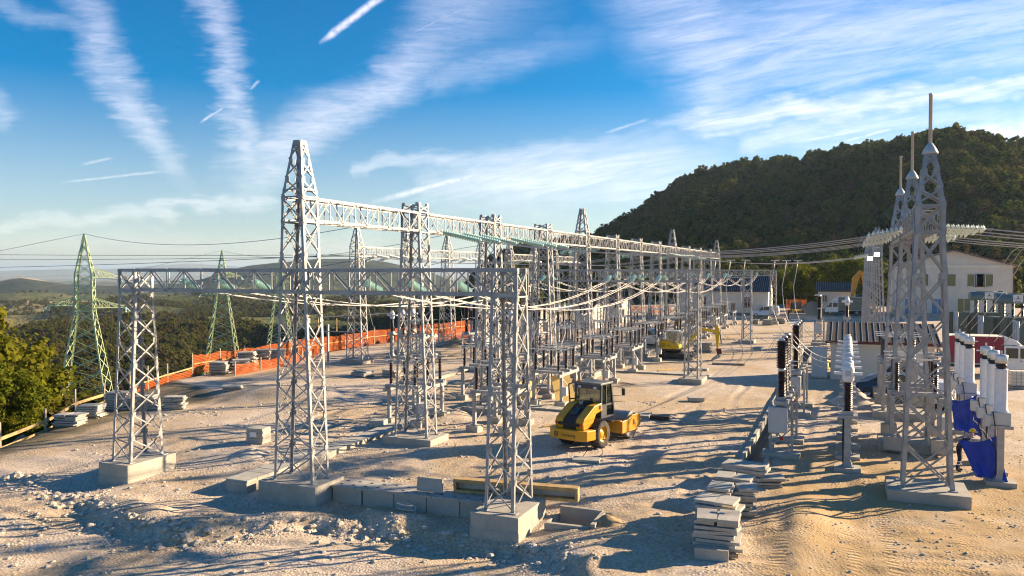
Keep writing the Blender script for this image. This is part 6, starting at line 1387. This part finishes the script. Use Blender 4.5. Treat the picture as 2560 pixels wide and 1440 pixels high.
def scatter(name, inst, protos):
    """one object that carries its trees as geometry node instances of the tree crowns standing in the scene"""
    me = bpy.data.meshes.new(name); me.from_pydata([i[:3] for i in inst], [], [])
    for nm, ty, ix in (('scl', 'FLOAT', 3), ('rot', 'FLOAT', 4), ('pick', 'INT', 5)): me.attributes.new(nm, ty, 'POINT').data.foreach_set('value', [i[ix] for i in inst])
    o = ob(name, me); stuff(o); g = bpy.data.node_groups.new(name, 'GeometryNodeTree'); g.interface.new_socket('Geometry', in_out='INPUT', socket_type='NodeSocketGeometry'); g.interface.new_socket('Geometry', in_out='OUTPUT', socket_type='NodeSocketGeometry')
    n = g.nodes; l = g.links; gi = n.new('NodeGroupInput'); go = n.new('NodeGroupOutput'); j = n.new('GeometryNodeJoinGeometry'); ip = n.new('GeometryNodeInstanceOnPoints'); ip.inputs['Pick Instance'].default_value = True
    for p in protos:
        a = n.new('GeometryNodeObjectInfo'); a.inputs['As Instance'].default_value = True; a.inputs['Object'].default_value = p; l.new(a.outputs['Geometry'], j.inputs[0])
    def at(nm, ty): a = n.new('GeometryNodeInputNamedAttribute'); a.data_type = ty; a.inputs['Name'].default_value = nm; return a.outputs['Attribute']
    cx = n.new('ShaderNodeCombineXYZ'); l.new(at('rot', 'FLOAT'), cx.inputs[2]); l.new(gi.outputs[0], ip.inputs['Points']); l.new(j.outputs[0], ip.inputs['Instance']); l.new(at('pick', 'INT'), ip.inputs['Instance Index']); l.new(cx.outputs[0], ip.inputs['Rotation']); l.new(at('scl', 'FLOAT'), ip.inputs['Scale']); l.new(ip.outputs[0], go.inputs[0])
    md = o.modifiers.new('scatter', 'NODES'); md.node_group = g; return o
PR = []
for k, cm in enumerate(FOR):
    q = [o for o in COL.objects if o.data == cm]; PR.append(q[0])
scatter('hill_forest', inst, PR)
inst = []
for _ in range(26000):
    ph = rnd.uniform(-47, 1.5); r = 62 * (1900 / 62.) ** rnd.random() if rnd.random() < .5 else rnd.uniform(62, 1500); c, s = dirs(ph); x, y = c * r, s * r
    if site_in(x, y) > -4: continue
    if math.hypot(x + 103.3, y - 81.6) < 7 or math.hypot(x + 138.9, y - 146.9) < 9: continue
    dn = noise.noise((x / 90., y / 90., 2)) + .5 * noise.noise((x / 30., y / 30., 6))
    if dn < -.22 + rnd.uniform(-.1, .1): continue
    lim = 3.2 + r * .008
    if rnd.random() > min(1., 1.): continue
    k = rnd.randrange(3) if rnd.random() < .85 else 3; sc = rnd.uniform(.55, 1.05) * (.8 if r < 130 else 1.)
    if r < 120: sc *= .75
    inst.append((x, y, gz(x, y) - .4 * sc, min(sc, 1.7), rnd.uniform(0, 6.28), k))
scatter('valley_scrub', inst, [[o for o in COL.objects if o.data == cm][0] for cm in VALC] + PR[5:])
# loose stones on the gravel
def stones():
    SM = []
    for k in range(4):
        r2 = random.Random(k); m = MB(); rings = []
        for i, (rr, z) in enumerate(((.02, -.5), (.8, -.3), (1., .15), (.6, .5), (.02, .62))): rings.append([(rr * math.cos(6.283 * j / 6) * r2.uniform(.75, 1.2), rr * math.sin(6.283 * j / 6) * r2.uniform(.7, 1.1), z * r2.uniform(.8, 1.1)) for j in range(6)])
        m.loft(rings); SM.append(m.mesh('stone', 'stone'))
    R0 = []
    for k, (x, y, s) in enumerate(((-18.2, 18.6, .16), (-19.2, 18.3, .12), (-22.0, 18.9, .13), (-16.2, 20.8, .12))):
        o = ob('stone', SM[k]); o.location = (x, y, g0(x, y) + .05); o.scale = (s, s, s * .8); tag(o, 'loose pale stone lying on the gravel bank before the front tower', 'stone', 'pale stones on the bank'); R0.append(o)
    ins = []
    for _ in range(60000):
        x = rnd.uniform(-34, 9); y = 12 + 34 * rnd.random() ** 1.8
        if site_in(x, y) < .5 or x < -30.2 - (y - 20) * .36: continue
        a = noise.noise((x * .35, y * .35, 9)) + .6 * noise.noise((x * 1.1, y * 1.1, 2)); yb = interp(BANK, x); near = math.exp(-((y - yb + .1) / .8) ** 2) if x < -7 else 0
        if rnd.random() > .10 + max(0, a) * 1.0 + near * .9: continue
        if -8.9 < x < -6.9 and 22.6 < y < 24.4 or -3.95 < x < -2.85 and 32 < y: continue
        s = .020 * (1 + rnd.random() ** 6 * 4.0) * (1 + near * .8); s = min(s, .055) if x > -4 else s; ins.append((x, y, site_h(x, y) + s * .05, s, rnd.uniform(0, 6.28), rnd.randrange(4)))
    o = scatter('gravel_stones', ins, R0)
    # the stones in the scene are scaled objects; instances use their unit meshes
stones()
